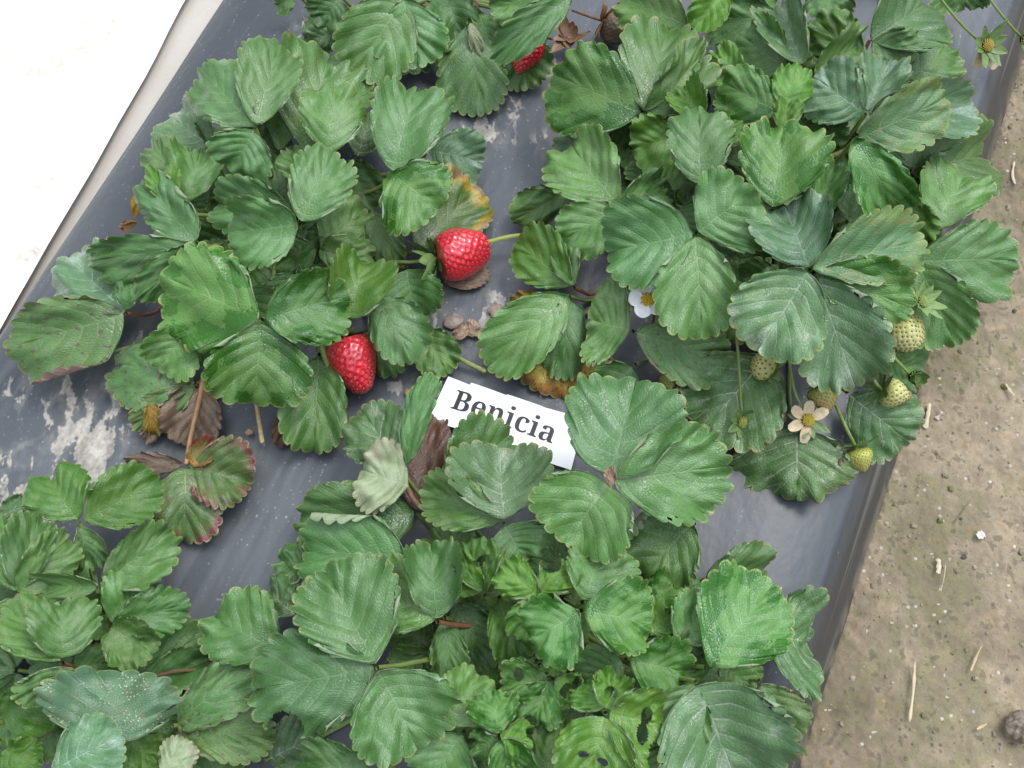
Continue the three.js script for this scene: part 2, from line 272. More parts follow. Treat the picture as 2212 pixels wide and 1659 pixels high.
const leafRoughDry = tex(LT * 2, LT, (u, v, x, y) => { const q = LEAF[y * LT + (x % LT)]; return x >= LT ? 0.8 : 0.31 + 0.5 * (q.n2 - .5) + 0.2 * (q.n1 - .5); }, false);
const PALE = [0.30, 0.36, 0.20];
const VAR = {
  g: { seed: 1, powder: 0.10, c1: [0.070, 0.172, 0.032], c2: [0.106, 0.218, 0.054], vl: 0.27, vc: [0.24, 0.30, 0.15] },
  h: { seed: 4, powder: 0.07, c1: [0.066, 0.160, 0.036], c2: [0.098, 0.204, 0.058], vl: 0.27, vc: [0.27, 0.34, 0.19] },
  w: { seed: 2, c1: [0.070, 0.174, 0.032], c2: [0.104, 0.218, 0.052], wet: 1, vl: 0.27, vc: [0.24, 0.32, 0.16] },
  y: { seed: 3, c1: [0.068, 0.188, 0.020], c2: [0.112, 0.236, 0.036], vl: 0.35, vc: [0.2, 0.32, 0.08], gloss: 1 },
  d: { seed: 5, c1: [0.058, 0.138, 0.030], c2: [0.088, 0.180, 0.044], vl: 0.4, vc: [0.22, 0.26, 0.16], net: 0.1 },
  v: { seed: 6, c1: [0.056, 0.126, 0.034], c2: [0.080, 0.160, 0.050], vl: 0.7, vc: [0.34, 0.37, 0.28], net: 0.4, rim: [0.2, 0.17, 0.09] },
  b: { seed: 7, c1: [0.080, 0.166, 0.064], c2: [0.112, 0.202, 0.088], vl: 0.5, vc: [0.34, 0.41, 0.33], powder: 0.5, net: 0.12 },
  s: { seed: 8, c1: [0.066, 0.150, 0.038], c2: [0.100, 0.188, 0.056], vl: 0.4, spot: [0.10, 0.05, 0.055], edge: [0.13, 0.085, 0.06], edgeK: 0.12, tip: [0.16, 0.09, 0.06], underEdge: [0.30, 0.17, 0.14] },
  f: { seed: 9, c1: [0.072, 0.145, 0.065], c2: [0.105, 0.190, 0.085], vl: 0.4, fleck: [0.60, 0.50, 0.34], vc: [0.16, 0.24, 0.07], blotch: [0.18, 0.16, 0.09], blotchK: 0.3 },
  q: { seed: 10, c1: [0.062, 0.138, 0.046], c2: [0.098, 0.180, 0.060], vl: 0.45, edge: [0.24, 0.25, 0.04], edgeK: 0.3, blotch: [0.22, 0.14, 0.05], blotchK: 0.3 },
  l: { seed: 11, c1: [0.060, 0.118, 0.025], c2: [0.09, 0.15, 0.035], vl: 0.5, edge: [0.46, 0.29, 0.02], edge2: [0.22, 0.14, 0.085], vc: [0.28, 0.26, 0.14] },
  r: { seed: 12, c1: [0.062, 0.122, 0.032], c2: [0.105, 0.165, 0.045], vl: 0.45, vc: [0.3, 0.3, 0.14], edge: [0.20, 0.10, 0.075], edgeK: 0.45, edge2: [0.23, 0.045, 0.075], blotch: [0.14, 0.06, 0.05], blotchK: 0.5, under: [0.3, 0.2, 0.14] },
  R: { seed: 13, c1: [0.34, 0.15, 0.02], c2: [0.16, 0.15, 0.04], vl: 0.3, vc: [0.4, 0.2, 0.1], edge: [0.42, 0.06, 0.08], blotch: [0.15, 0.05, 0.03], under: [0.35, 0.2, 0.1] },
  o: { seed: 14, c1: [0.30, 0.24, 0.02], c2: [0.38, 0.20, 0.025], vl: 0.3, vc: [0.35, 0.3, 0.08], edge: [0.28, 0.10, 0.025], edge2: [0.18, 0.085, 0.035], blotch: [0.15, 0.17, 0.03], blotchK: 0.7, spot: [0.1, 0.05, 0.03], under: [0.3, 0.2, 0.08] },
  n: { seed: 15, c1: [0.135, 0.090, 0.058], c2: [0.21, 0.145, 0.098], vl: 0.4, vc: [0.24, 0.16, 0.1], net: 0.25, blotch: [0.08, 0.05, 0.03], blotchK: .6, under: [0.22, 0.15, 0.10], rim: [0.12, 0.07, 0.04], tip: [0.1, 0.05, 0.03] },
  m: { seed: 16, c1: [0.085, 0.042, 0.026], c2: [0.14, 0.075, 0.048], vl: 0.6, vc: [0.26, 0.16, 0.11], net: 0.2, blotch: [0.04, 0.02, 0.014], blotchK: .6, under: [0.12, 0.07, 0.05], rim: [0.1, 0.05, 0.03], tip: [0.1, 0.05, 0.03] },
  p: { seed: 17, c1: [0.26, 0.33, 0.17], c2: [0.33, 0.39, 0.22], vl: 0.4, vc: [0.42, 0.46, 0.28], edge: [0.42, 0.30, 0.24], edgeK: 0.4, under: [0.06, 0.13, 0.04] },
};
const LEAFMAT = {};
for (const k in VAR) LEAFMAT[k] = std({ map: leafTexture(VAR[k]), bumpMap: leafBump, bumpScale: 0.0005, roughnessMap: VAR[k].wet || VAR[k].gloss ? leafRough : leafRoughDry, roughness: VAR[k].gloss ? 0.75 : 1, vertexColors: true, name: 'leaf ' + k });
const stalkMat = std({ vertexColors: true, roughness: 0.5, name: 'stalk' });

// one leaflet between two points of the place
let leafSeed = 100;
function leaflet(B, T, Wpx, o) {
  const leafSeed = Math.abs(Math.round(T.x * 40000) * 31 + Math.round(T.z * 40000) * 17) % 65521, R = rng(leafSeed * 7919), r1 = R(), r2 = R(), r3 = R(), r4 = R(), r5 = R();
  const midp = B.clone().lerp(T, 0.5), chord = B.distanceTo(T), a = T.clone().sub(B).normalize();
  const toCam = CAM.clone().sub(midp).normalize(); let n = toCam.addScaledVector(a, -toCam.dot(a)).normalize();
  const rollA = ((o.r ?? (r1 - 0.5) * 16)) * Math.PI / 180;
  let w = a.clone().cross(n); const w2 = w.clone().multiplyScalar(Math.cos(rollA)).addScaledVector(n, Math.sin(rollA)); n = w2.clone().cross(a).normalize(); w = w2;
  Wpx *= 1.09; const half = Wpx * pxm(midp) / 2 / Math.cos(rollA), pb = o.P ?? 0.60 + 0.32 * R(), small = Wpx < 120 ? 1.5 : 1, tw = (R() - 0.5) * 0.5;
  const bend = (o.c ?? 20 + r2 * 44) * Math.PI / 180, Larc = Math.abs(bend) > 0.02 ? chord * (bend / 2) / Math.sin(bend / 2) : chord;
  const fold = (o.f ?? 5 + r3 * 24 * small) * Math.PI / 180, kur = (o.k ?? (-38 + r4 * 62) * small) * Math.PI / 180, asym = o.a ?? (r5 - 0.5) * 0.24;
  // across: angle along the half width, then integrated
  const prof = (roll) => { const X = [0], Z = [0], M = 48; for (let i = 1; i <= M * 1.3; i++) { const t = (i - 0.5) / M; let th = fold * ss(0, 0.16, t) + kur * t * 1.3; if (roll) th += roll * Math.PI / 180 * ss(0.60, 1.0, t); X.push(X[i - 1] + Math.cos(th) / M); Z.push(Z[i - 1] + Math.sin(th) / M); } return { X, Z, M, max: Math.max(...X.slice(0, M + 1)) }; };
  const pr = [prof(o.L), prof(o.R)];
  const N = o.N ?? 8 + Math.floor(R() * 3), per = o.holes ? 12 : Wpx > 60 ? 6 : 5, nb = 6, rows = nb + N * per, cols = o.holes ? 22 : Wpx > 60 ? 10 : 7;
  const A = (o.A ?? 0.040 + 0.020 * R()), seed = leafSeed, nz = (o.n ?? 5 * small) * 0.001 * (Wpx / 140 + 0.3), quilt = 0.00034 * (o.q ?? 1) * clamp(Wpx / 150, 0.4, 1.2);
  const top = [], uvs = [], P = v3();
  const fr = [ -1, 1 ];
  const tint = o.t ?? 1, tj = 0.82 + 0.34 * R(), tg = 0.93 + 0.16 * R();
  for (let i = 0; i <= rows; i++) {
    const e = i < nb ? E0 * i / nb : E0 + (1 - E0) * (i - nb) / (N * per), ph = (i - nb) / per, f = i < nb ? 0 : ph - Math.floor(ph);
    const PHm = (e - EV) / (1 - EV) * NV, fm = PHm - Math.floor(PHm), E = OUT(e), Ea = OUT(e - 0.004), Eb = OUT(e + 0.004), tx = (Eb[0] - Ea[0]) * 0.46, ty = Eb[1] - Ea[1], tl = Math.hypot(tx, ty) || 1, nx = ty / tl, ny = -tx / tl;
    const toothA = i < nb ? 0 : A * (0.7 + 0.6 * hash2(Math.floor(ph), leafSeed, 3)) * (Math.pow(Math.sin(Math.PI * Math.pow(f, 1.15)), 0.48) - 0.55) * (ph >= N - 0.01 ? 0.3 : 1) * ss(0, 1.0, ph + 0.2);
    for (let j = -cols; j <= cols; j++) {
      const sgn = j < 0 ? 0 : 1, v = Math.pow(Math.abs(j) / cols, 0.85), q = flat(e, v), t3 = v * v * v;
      let x = Math.pow(q[0], lerp(pb, 1, ss(0.1, 0.6, q[1]))) + nx * toothA * t3 / 0.46, y = q[1] + ny * toothA * t3;
      if (x < 0) x = 0;
      const can = flat(i < nb ? e : E0 + (1 - E0) * (Math.floor(ph * NT / N) + (ph * NT / N) % 1) / NT, v);
      const hw = half * (1 + (sgn ? asym : -asym));
      const pf = pr[sgn], xi = clamp(x * pf.M, 0, pf.X.length - 1.001), xk = Math.floor(xi), xf = xi - xk;
      const lx = lerp(pf.X[xk], pf.X[xk + 1], xf) / pf.max * hw, lz = lerp(pf.Z[xk], pf.Z[xk + 1], xf) / pf.max * hw;
      const ang = bend * (0.5 - y), cx = Math.abs(bend) > 0.02 ? chord / 2 - Math.sin(ang) / Math.sin(bend / 2) * chord / 2 : y * chord, cz = Math.abs(bend) > 0.02 ? (Math.cos(ang) - Math.cos(bend / 2)) / Math.sin(bend / 2) * chord / 2 : 0;
      const an = a.clone().multiplyScalar(-Math.sin(-ang)).addScaledVector(n, Math.cos(ang)); // local normal along the arc
      an.copy(n).multiplyScalar(Math.cos(ang)).addScaledVector(a, -Math.sin(ang));
      let z = lz + quilt * (0.3 + 1.4 * vn(x * 3 + 7, y * 4 + sgn * 5, leafSeed)) * (e > EV ? Math.cos(2 * Math.PI * fm) : 0) * Math.sin(Math.PI * Math.pow(v, 0.8)) * 0.9 - quilt * 0.8 * Math.exp(-v * v * 60);
      z += nz * (fbm(x * (sgn ? 1 : -1) * 2.2 + 9, y * 2.6, seed, 2) - 0.5) * 2 * (0.3 + v) + nz * 0.9 * v * v * v * (vn(e * 16, sgn * 7, seed + 3) - 0.5);
      P.copy(B).addScaledVector(a, cx).addScaledVector(n, cz).addScaledVector(w, (sgn ? 1 : -1) * lx).addScaledVector(an, z);
      top.push(P.x, P.y, P.z); uvs.push(can[0] * (sgn ? 1 : -1), can[1]);
    }
  }
  const C = 2 * cols + 1, nv = top.length / 3, ix = [];
  const holes = o.holes ?? [];
  const kept = (k) => { for (const h of holes) if (Math.hypot(uvs[k * 2] - h[0], (uvs[k * 2 + 1] - h[1]) * 2.1) < h[2] * 1.6) return false; return true; };
  for (const h of holes) for (let k = 0; k < nv; k++) { /* vertices just inside a hole stay, whole faces inside go */ }
  for (let i = 0; i < rows; i++) for (let j = 0; j < C - 1; j++) { const p = i * C + j, q = p + 1, r = p + C, s = r + 1; if (!holes.length || kept(p) || kept(q) || kept(r)) ix.push(p, q, s); if (!holes.length || kept(p) || kept(r) || kept(s)) ix.push(p, s, r); }
  const gt = new THREE.BufferGeometry(); gt.setAttribute('position', new THREE.Float32BufferAttribute(top, 3)); gt.setIndex(ix); gt.computeVertexNormals();
  const nn = gt.attributes.normal, pos = new Float32Array(nv * 6), uv = new Float32Array(nv * 4), col = new Float32Array(nv * 6), all = ix.slice();
  pos.set(top, 0);
  for (let k = 0; k < nv; k++) {
    const edge = k % C === 0 || k % C === C - 1 || k < C || k >= nv - C ? 0 : 0.00035;
    for (let c = 0; c < 3; c++) pos[nv * 3 + k * 3 + c] = top[k * 3 + c] - nn.array[k * 3 + c] * edge;
    uv[k * 2] = 0.25 + uvs[k * 2] * 0.247; uv[k * 2 + 1] = clamp(uvs[k * 2 + 1], 0.002, 0.998);
    uv[nv * 2 + k * 2] = 0.75 + uvs[k * 2] * 0.247; uv[nv * 2 + k * 2 + 1] = uv[k * 2 + 1];
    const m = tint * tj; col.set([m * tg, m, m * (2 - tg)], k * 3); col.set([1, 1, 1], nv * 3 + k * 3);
  }
  for (let k = 0; k < ix.length; k += 3) all.push(nv + ix[k], nv + ix[k + 2], nv + ix[k + 1]);
  const g = new THREE.BufferGeometry();
  g.setAttribute('position', new THREE.BufferAttribute(pos, 3)); g.setAttribute('uv', new THREE.BufferAttribute(uv, 2)); g.setAttribute('color', new THREE.BufferAttribute(col, 3)); g.setIndex(all); g.computeVertexNormals();
  return g;
}
function opts(words) {
  const o = {}; for (const w of words) { if (w[0] === 'H') (o.holes ??= []).push(w.slice(1).split(',').map(Number)); else if (w[0] === 'B') o.B = w.slice(1).split(',').map(Number); else o[w[0]] = Number(w.slice(1)); } return o;
}
const G1 = [0.20, 0.27, 0.07], G2 = [0.13, 0.20, 0.045], RED = [0.26, 0.075, 0.05], TAN = [0.42, 0.30, 0.14];
const stalk = (pts, r0, r1, c0, c1, seg = 16) => { const g = tube(pts, r0, r1, seg, 7), n = g.attributes.position.count; return paint(g, (p, i) => { const t = i / n, k = 0.8 + 0.4 * hash2(i, 3, 1); return mix(c0, c1, t).map((x) => x * k); }); };
function plant(label, crown, ph, text, fill = '') {
  const C = at(crown[0], crown[1], ph * cm);
  const root = thing('strawberry_plant', label, 'strawberry plant', C, 'strawberry plants growing in the bed');
  const local = (g) => g.translate(-C.x, -C.y, -C.z);
  let J = null, leaf = null; const R = rng(crown[0] * 31 + 7);
  for (const row of text.trim().split('\n')) {
    const w = row.trim().split(/\s+/); if (!w[0]) continue;
    if (w[0] === 'J') {
      J = at(+w[1], +w[2], +w[3] * cm); leaf = new THREE.Group(); leaf.name = 'leaf'; root.add(leaf);
      if (w[4] !== 'x') {
        const m = C.clone().lerp(J, 0.5); m.y = 0.004 + 0.3 * J.y; const near = J.clone().lerp(C, 0.12); near.y = Math.max(0.004, J.y - 0.006 - 0.14 * Math.min(0.2, J.distanceTo(C)));
        const st = C.clone().add(v3((R() - .5) * 0.03, 0, (R() - .5) * 0.03)); if (m.distanceTo(near) < 0.004) m.y -= 0.01;
        const red = R() < 0.16; mesh('petiole', local(stalk([st, m, near, J], 0.0023, 0.0015, red ? RED : G2, red ? [0.2, 0.1, 0.05] : G1)), stalkMat, leaf);
      }
      if (w[5]) tag(leaf, w.slice(5).join(' '));
      continue;
    }
    const o = opts(w.slice(5)), T = at(+w[0], +w[1], +w[2] * cm), B = o.B ? at(o.B[0], o.B[1], o.B[2] * cm) : J.clone().add(T.clone().sub(J).setLength(0.0025));
    mesh('leaflet', local(leaflet(B, T, +w[3], o)), LEAFMAT[w[4]], leaf);
  }
  // low leaves in the shade of the others
  if (fill) { const [fx, fy, rx, ry, n] = fill.split(' ').map(Number); for (let i = 0; i < n; i++) {
    const an = i * 2.39996 + 0.5 * R(), rr = Math.sqrt((i + 0.5) / n), x = fx + rx * rr * Math.cos(an), y = fy + ry * rr * Math.sin(an), l = 80 + 40 * R(), a2 = an + (R() - .5) * 1.4, h = 1.8 + 2.2 * R(), lf = new THREE.Group(); lf.name = 'leaf'; root.add(lf);
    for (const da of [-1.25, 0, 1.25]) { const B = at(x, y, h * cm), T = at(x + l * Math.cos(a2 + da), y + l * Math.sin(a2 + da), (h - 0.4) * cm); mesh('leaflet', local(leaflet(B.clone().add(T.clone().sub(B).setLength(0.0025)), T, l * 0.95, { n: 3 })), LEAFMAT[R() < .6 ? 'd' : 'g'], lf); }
    const J2 = at(x, y, h * cm), m2 = C.clone().lerp(J2, .5); m2.y = 0.008; mesh('petiole', local(stalk([C.clone(), m2, J2], 0.002, 0.0014, G2, G1)), stalkMat, lf);
  } }
  // crown of dry stipules where the leaves spring
  const cr = []; for (let i = 0; i < 12; i++) { const an = i * 2.4, d = v3(Math.cos(an), 0, Math.sin(an)), e = d.clone().cross(v3(0, 1, 0)), l = 0.010 + 0.012 * R(); cr.push(grid(3, 5, (s, t) => d.clone().multiplyScalar(0.004 + l * t).addScaledVector(e, (s - .5) * 0.009 * Math.sin(Math.PI * (0.15 + 0.8 * t))).add(v3(0, 0.006 + 0.014 * t - 0.016 * t * t - 0.002 * Math.cos((s - .5) * 3) , 0)))); }
  mesh('crown', paint(mergeGeometries(cr), (p, i) => mix([0.10, 0.055, 0.03], [0.22, 0.13, 0.07], hash2(i >> 3, 1, 5))), stalkMat, root);
  return { root, C, local };
}
// ---------------------------------------------------------------- the plants: J = where the leaflets of a leaf meet (photo x, y, height cm); then tip x, y, height, width, look
const PA = plant('strawberry plant at the top edge left of centre, a red berry under its leaves', [1000, 0], 1, `
J 872 -8 7
770 162 4 155 h c30 f12
905 144 4 152 h f12
J 735 -10 5
690 54 3.5 88 d
J 742 62 3
658 92 2 78 v
J 640 -15 3
597 12 2 48 h
J 880 50 2.2
885 160 1 160 d
J 1017 46 3.6
1030 249 0.9 138 d k-14 f6
J 1014 42 4.6
1034 120 3 28 p
J 1035 28 3
1078 132 2 92 d
J 1185 -20 6
1060 20 5.5 92 g
J 1238 -12 8
1066 128 6.5 76 h r-8
J 1115 80 1.8
1142 192 0.7 118 d
J 960 -10 2
1000 90 1.2 90 d
`);
const PF = plant('strawberry plant mostly beyond the top edge, right of centre, dark leaf in frame', [1600, -70], 1, `
J 1492 58 7
1343 -8 6 122 g
J 1565 -22 9
1498 62 8 74 y
J 1692 40 8
1522 40 7 100 h L150
J 1790 -40 7
1795 42 6 100 d
J 1640 -60 6
1600 30 5 130 g
J 2085 -60 4
2084 23 2 110 d
`);
const PB = plant('strawberry plant left of the bed centre, two ripe red berries at its right side', [600, 430], 1, `
J 552 276 9
432 146 8 138 h f14
603 92 8.5 125 h f14
501 364 7 130 h f10 k10
J 645 318 4
716 110 5 200 h
J 600 330 3
650 118 3.2 120 g
J 705 339 8
722 180 8.5 130 g
J 847 374 7
900 195 7.2 152 h f18
946 454 6.5 172 w f22
J 925 322 3
1042 352 2 120 b
J 898 538 2.6
1024 416 1.2 142 l P.6
J 382 406 4
335 302 4.5 80 h
J 402 440 5
434 330 5 106 g f25
J 372 446 7
346 364 7.5 70 y f20
J 425 526 7
316 391 7 92 h f35 R230
193 562 5 90 h k-10
307 646 5 72 h f20
J 648 483 9
505 499 8 142 h k14
720 334 9 126 h f10
J 640 472 7
466 440 6 118 h
J 685 406 6
630 322 6 100 g
J 735 350 4
820 442 3 86 d
J 690 541 4
590 553 3 95 g
792 445 4 120 g
805 573 3 100 d
J 800 445 3.4
853 587 2 82 d
J 566 690 8
358 597 7 210 w f8 c12
750 638 7 148 w f10 c14
547 878 5 208 w f8 c16
J 738 692 6
790 561 6 122 y t.8
J 805 632 5
895 780 4 116 h k-16 L60 f2
J 812 690 2.4
862 808 1 98 d
J 905 705 2
968 808 1 92 d
J 878 574 2.5
895 686 1.2 122 d
J 690 766 2.5
676 974 0.8 130 d f12
J 418 702 5
338 797 4 114 g
J 452 728 4
430 794 3 74 g
J 425 830 2.5
255 785 1.5 155 s
286 920 1 70 q f25
J 273 677 4
142 552 2.5 160 b
26 752 3 154 s L150 c26 f20 k-14
275 600 5 46 h f30
J 560 562 3
468 520 2 80 g
J 610 520 2.6
700 470 2.6 90 d
J 462 322 4
370 256 3 114 b
J 770 342 3
802 248 3 80 v
J 540 430 2.5
480 470 2 100 d
J 640 620 2.5
720 570 2 100 d
J 402 1003 2 p pink and red edged leaf
542 1046 1.6 140 r k-14
396 1174 1 136 r k-12
464 954 2 52 R f30
274 1002 1.6 48 n f30
`, '590 500 150 170 10');
const PC = plant('large strawberry plant at the upper right, green unripe berries hanging below its leaves', [1700, 430], 1, `
J 1390 246 8
1200 164 6.5 185 w f8
1450 50 8 165 h
1513 106 9 96 d f24 r-25
J 1470 286 7
1366 323 6.5 132 y
J 1388 250 5
1320 300 4 90 d
J 1312 330 2.5
1195 345 1 130 b
J 1337 443 7
1234 313 6 150 g
1444 404 6 86 g
1213 522 5 116 g
J 1228 410 2.5
1108 478 1.5 82 d
J 1240 621 4
1116 520 3.5 118 y t.85
1195 493 3.5 84 g
J 1230 640 3.4
1055 794 1.5 128 h f6
1212 815 1.5 90 h f8
J 1367 715 5
1273 690 4.5 190 g
1574 784 3 130 s k-18
J 1503 503 10
1309 546 8 180 h c12
1626 412 11.8 190 h c12
1515 732 7.5 160 h k-14
J 1668 453 11
1691 283 11.5 176 w f12
J 1513 403 10.5
1510 242 11 130 h
J 1555 336 9
1581 256 9.5 66 y
J 1560 352 7
1688 276 8 110 d
J 1757 483 8.5
1804 356 9 86 w
J 1830 479 6
1842 346 6 84 d
J 1848 299 12
2040 210 13 122 q r-14
1943 470 9 108 w f18
J 1870 246 10.5
1758 166 10.5 135 b
1923 136 10.5 105 b
2094 232 8.5 116 b
J 1690 244 11
1556 176 10 120 w f14
1723 136 12 82 y f15
J 1692 290 11.5
1703 222 12 60 y
J 1725 250 7.5
1780 340 6.5 126 w t.7
J 1700 153 9.5
1606 76 9 132 g
J 1736 143 10.5
1686 10 10 94 b f32
J 1868 141 9
1766 44 9 102 y t.8
J 1755 163 10
1852 97 9.5 102 g
J 1878 88 8
2004 3 7 170 d
1980 133 7 96 h
J 1958 173 4
2057 104 3 124 d
J 1600 206 8
1545 112 8 82 y
J 1520 259 9
1473 198 9 72 y
J 1962 373 6
2120 334 4 168 d
1990 270 5 120 d
J 2010 503 6.5
2090 376 6 138 g
J 1982 562 6
2190 560 4 160 h
2062 740 4 138 h
J 1950 438 6
2004 527 6 80 y t.8
J 1750 582 11
1698 450 10.4 160 b
1636 760 8.5 196 b c12
1994 518 10 146 q
J 1758 588 10.4
1969 664 9.5 138 w
1848 838 7 188 b c14
J 1660 770 3
1518 934 1.2 205 v
J 1722 916 2.5
1722 1072 0.8 240 v
J 1830 848 2.5
1964 954 1 155 v
J 1905 780 3
1990 802 1.5 100 d
J 1372 787 3
1284 874 2 94 d f22
J 1620 340 4.5
1640 235 4.5 120 d
J 1460 420 4
1410 330 4 130 d
J 1880 400 4
1950 320 4 130 d
J 1780 290 5
1840 390 4 140 d
J 1500 470 4
1580 560 3.4 140 d
J 1790 480 5
1900 470 4 130 d
J 1600 700 3
1600 560 3.5 140 d
J 1850 170 5
1930 250 5 140 d
J 1560 230 6
1640 190 6 120 d
J 1640 180 6
1760 190 6 120 d
J 1450 200 5
1420 290 4.5 120 d
J 1940 560 3
2010 480 3 140 d
J 1232 688 1.3 p yellow and orange dying leaf
1214 860 0.7 196 o f2 k-6
1096 666 1 84 o
`, '1680 400 330 260 20');
const PD = plant('big strawberry plant at the bottom centre with chewed young leaves in its middle', [1190, 1340], 1, `
J 868 1019 6
784 886 5 138 v
938 813 8 62 h f26 r30
778 1014 6.5 150 p c30 B884,1050,6
J 963 1056 5
1100 940 4.5 152 d k-10
J 1088 1129 8
1080 972 8 204 b f10
916 1057 6.5 116 g
1133 1214 7 156 g
J 1318 1040 10
1373 830 9 236 h c12 P.5
1570 1006 9 195 h c14
1220 1174 9 208 h c14 P.5
J 1500 1130 6
1390 1242 5 158 d R230
J 902 1110 4
655 1128 2.5 168 d
J 882 1202 8
648 1190 6 152 h R200
J 672 1223 4
601 1210 3 96 d
J 945 1343 8.5
930 1173 9 110 h f28
799 1249 7.5 148 g
J 815 1442 10
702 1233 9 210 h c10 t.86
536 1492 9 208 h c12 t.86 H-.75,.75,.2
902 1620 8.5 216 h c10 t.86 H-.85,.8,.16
J 612 1409 6
450 1327 5.5 160 d k-20
J 640 1333 4
576 1270 3 90 v
J 373 1568 5
570 1426 5 110 s f15
594 1590 4 122 s k-18
J 572 1642 2
690 1590 1.2 120 v
J 806 1682 8
645 1640 7 92 h
J 1002 1580 7
925 1692 6 150 g
J 957 1569 8
1039 1456 8 126 g
J 960 1334 6
975 1470 5 76 d
J 978 1298 5
1060 1440 4 108 d
J 1046 1285 8
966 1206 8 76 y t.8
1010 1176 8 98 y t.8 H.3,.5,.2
1104 1201 7.5 76 d
J 1165 1289 9
1079 1220 9.5 80 y
1223 1206 9 84 y H-.5,.7,.35
1117 1374 8 82 y f25
J 1258 1300 9.5
1313 1180 9 148 g
J 1256 1318 11
1147 1380 10.5 156 w k-8
1410 1349 10.5 152 w k-8
J 1078 1290 6
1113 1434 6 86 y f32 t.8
J 1352 1424 8
1257 1474 7.5 116 d
1486 1453 7.5 136 w
J 1195 1465 8.5
1082 1483 8 88 w H.35,.6,.18
1150 1558 7.5 110 w
1244 1502 8 80 y H.1,.5,.25 H-.5,.7,.25
1200 1426 9 52 y
J 1308 1540 10
1267 1469 10 96 y H.5,.55,.13
1334 1453 10 78 y H.0,.45,.22
1430 1563 9.5 150 y H-.15,.66,.15 H.25,.62,.15 H.7,.85,.22
1275 1668 9 156 y H.25,.66,.09 H-.2,.7,.09
J 1080 1590 9
1060 1490 9 106 w
1144 1603 8.5 96 y
1027 1624 8 78 w
1113 1668 8 88 w
J 1168 1682 7
1213 1550 7.5 98 g f22
J 1520 1253 4
1664 1231 2.5 118 d
J 1650 1372 3.5
1760 1388 2 212 v
J 1525 1441 9
1664 1266 8.5 200 w f10
J 1504 1472 9.5
1592 1694 8 270 b c10
1442 1610 8 130 g
J 1640 1470 4
1714 1594 2.5 118 s
J 1455 1391 8
1534 1310 7.5 116 g
J 1400 1300 7
1453 1260 7 76 w
J 1402 1373 7
1453 1316 7 84 y t.8
J 1440 1482 7
1512 1400 7 86 d
J 1260 1220 4
1330 1130 3.4 150 d
J 1420 1340 4
1500 1240 3.4 150 d
J 1000 1240 3.5
940 1140 3.4 130 d
J 1060 1400 3.5
980 1500 3 140 d
J 1230 1420 4
1180 1350 4 140 d
J 1300 1560 4.4
1410 1500 4 150 d
J 1230 1600 4
1180 1500 4 150 d
J 1130 1230 4
1190 1190 4 120 d
J 1350 1640 4
1430 1700 4 150 d
J 1100 1640 3.5
1030 1700 3 150 d
J 1480 1600 4
1600 1540 4 150 d
`, '1230 1400 330 190 22');
const PE = plant('strawberry plant in the bottom left corner of the bed', [225, 1470], 1, `
J 171 1129 6
104 1026 5.5 128 y t.85
344 1038 5.5 122 y t.75
195 1230 4 66 s
J 220 1266 7
364 1141 7 108 h f26
66 1270 6 60 h
J 240 1250 3
349 1199 2.5 86 f
J 36 1283 7
-6 1118 6.5 96 g
83 1116 7 96 d
149 1158 6.5 98 g
8 1382 6 104 g
J 235 1352 6.5
313 1252 6 116 g
404 1304 5.5 96 g
333 1413 6.5 98 g
J 135 1432 9
16 1310 8 116 g
130 1291 9 138 g
120 1528 8 166 d
J 240 1500 3
444 1366 3 140 d
J 300 1466 3.4
467 1450 3 96 d
J 232 1614 10
262 1446 10 270 f c10
J -5 1562 7
120 1500 7 110 y t.8
J 108 1666 11
264 1589 11 140 b
J 262 1588 7
344 1654 6 96 y t.6
J 352 1686 6
399 1593 6 76 p
J -10 1642 9
92 1640 9 90 y t.8
J 0 1600 6
72 1580 6 66 g
J 400 1600 3
507 1688 2 80 d
J -12 1120 1.5
66 1088 1 64 v
J 180 1400 3
60 1440 3 150 d
J 200 1330 3
110 1270 3 140 d
J 280 1520 3
340 1620 3 140 d
J 60 1540 3
170 1560 3 150 d
`, '110 1430 170 150 8');
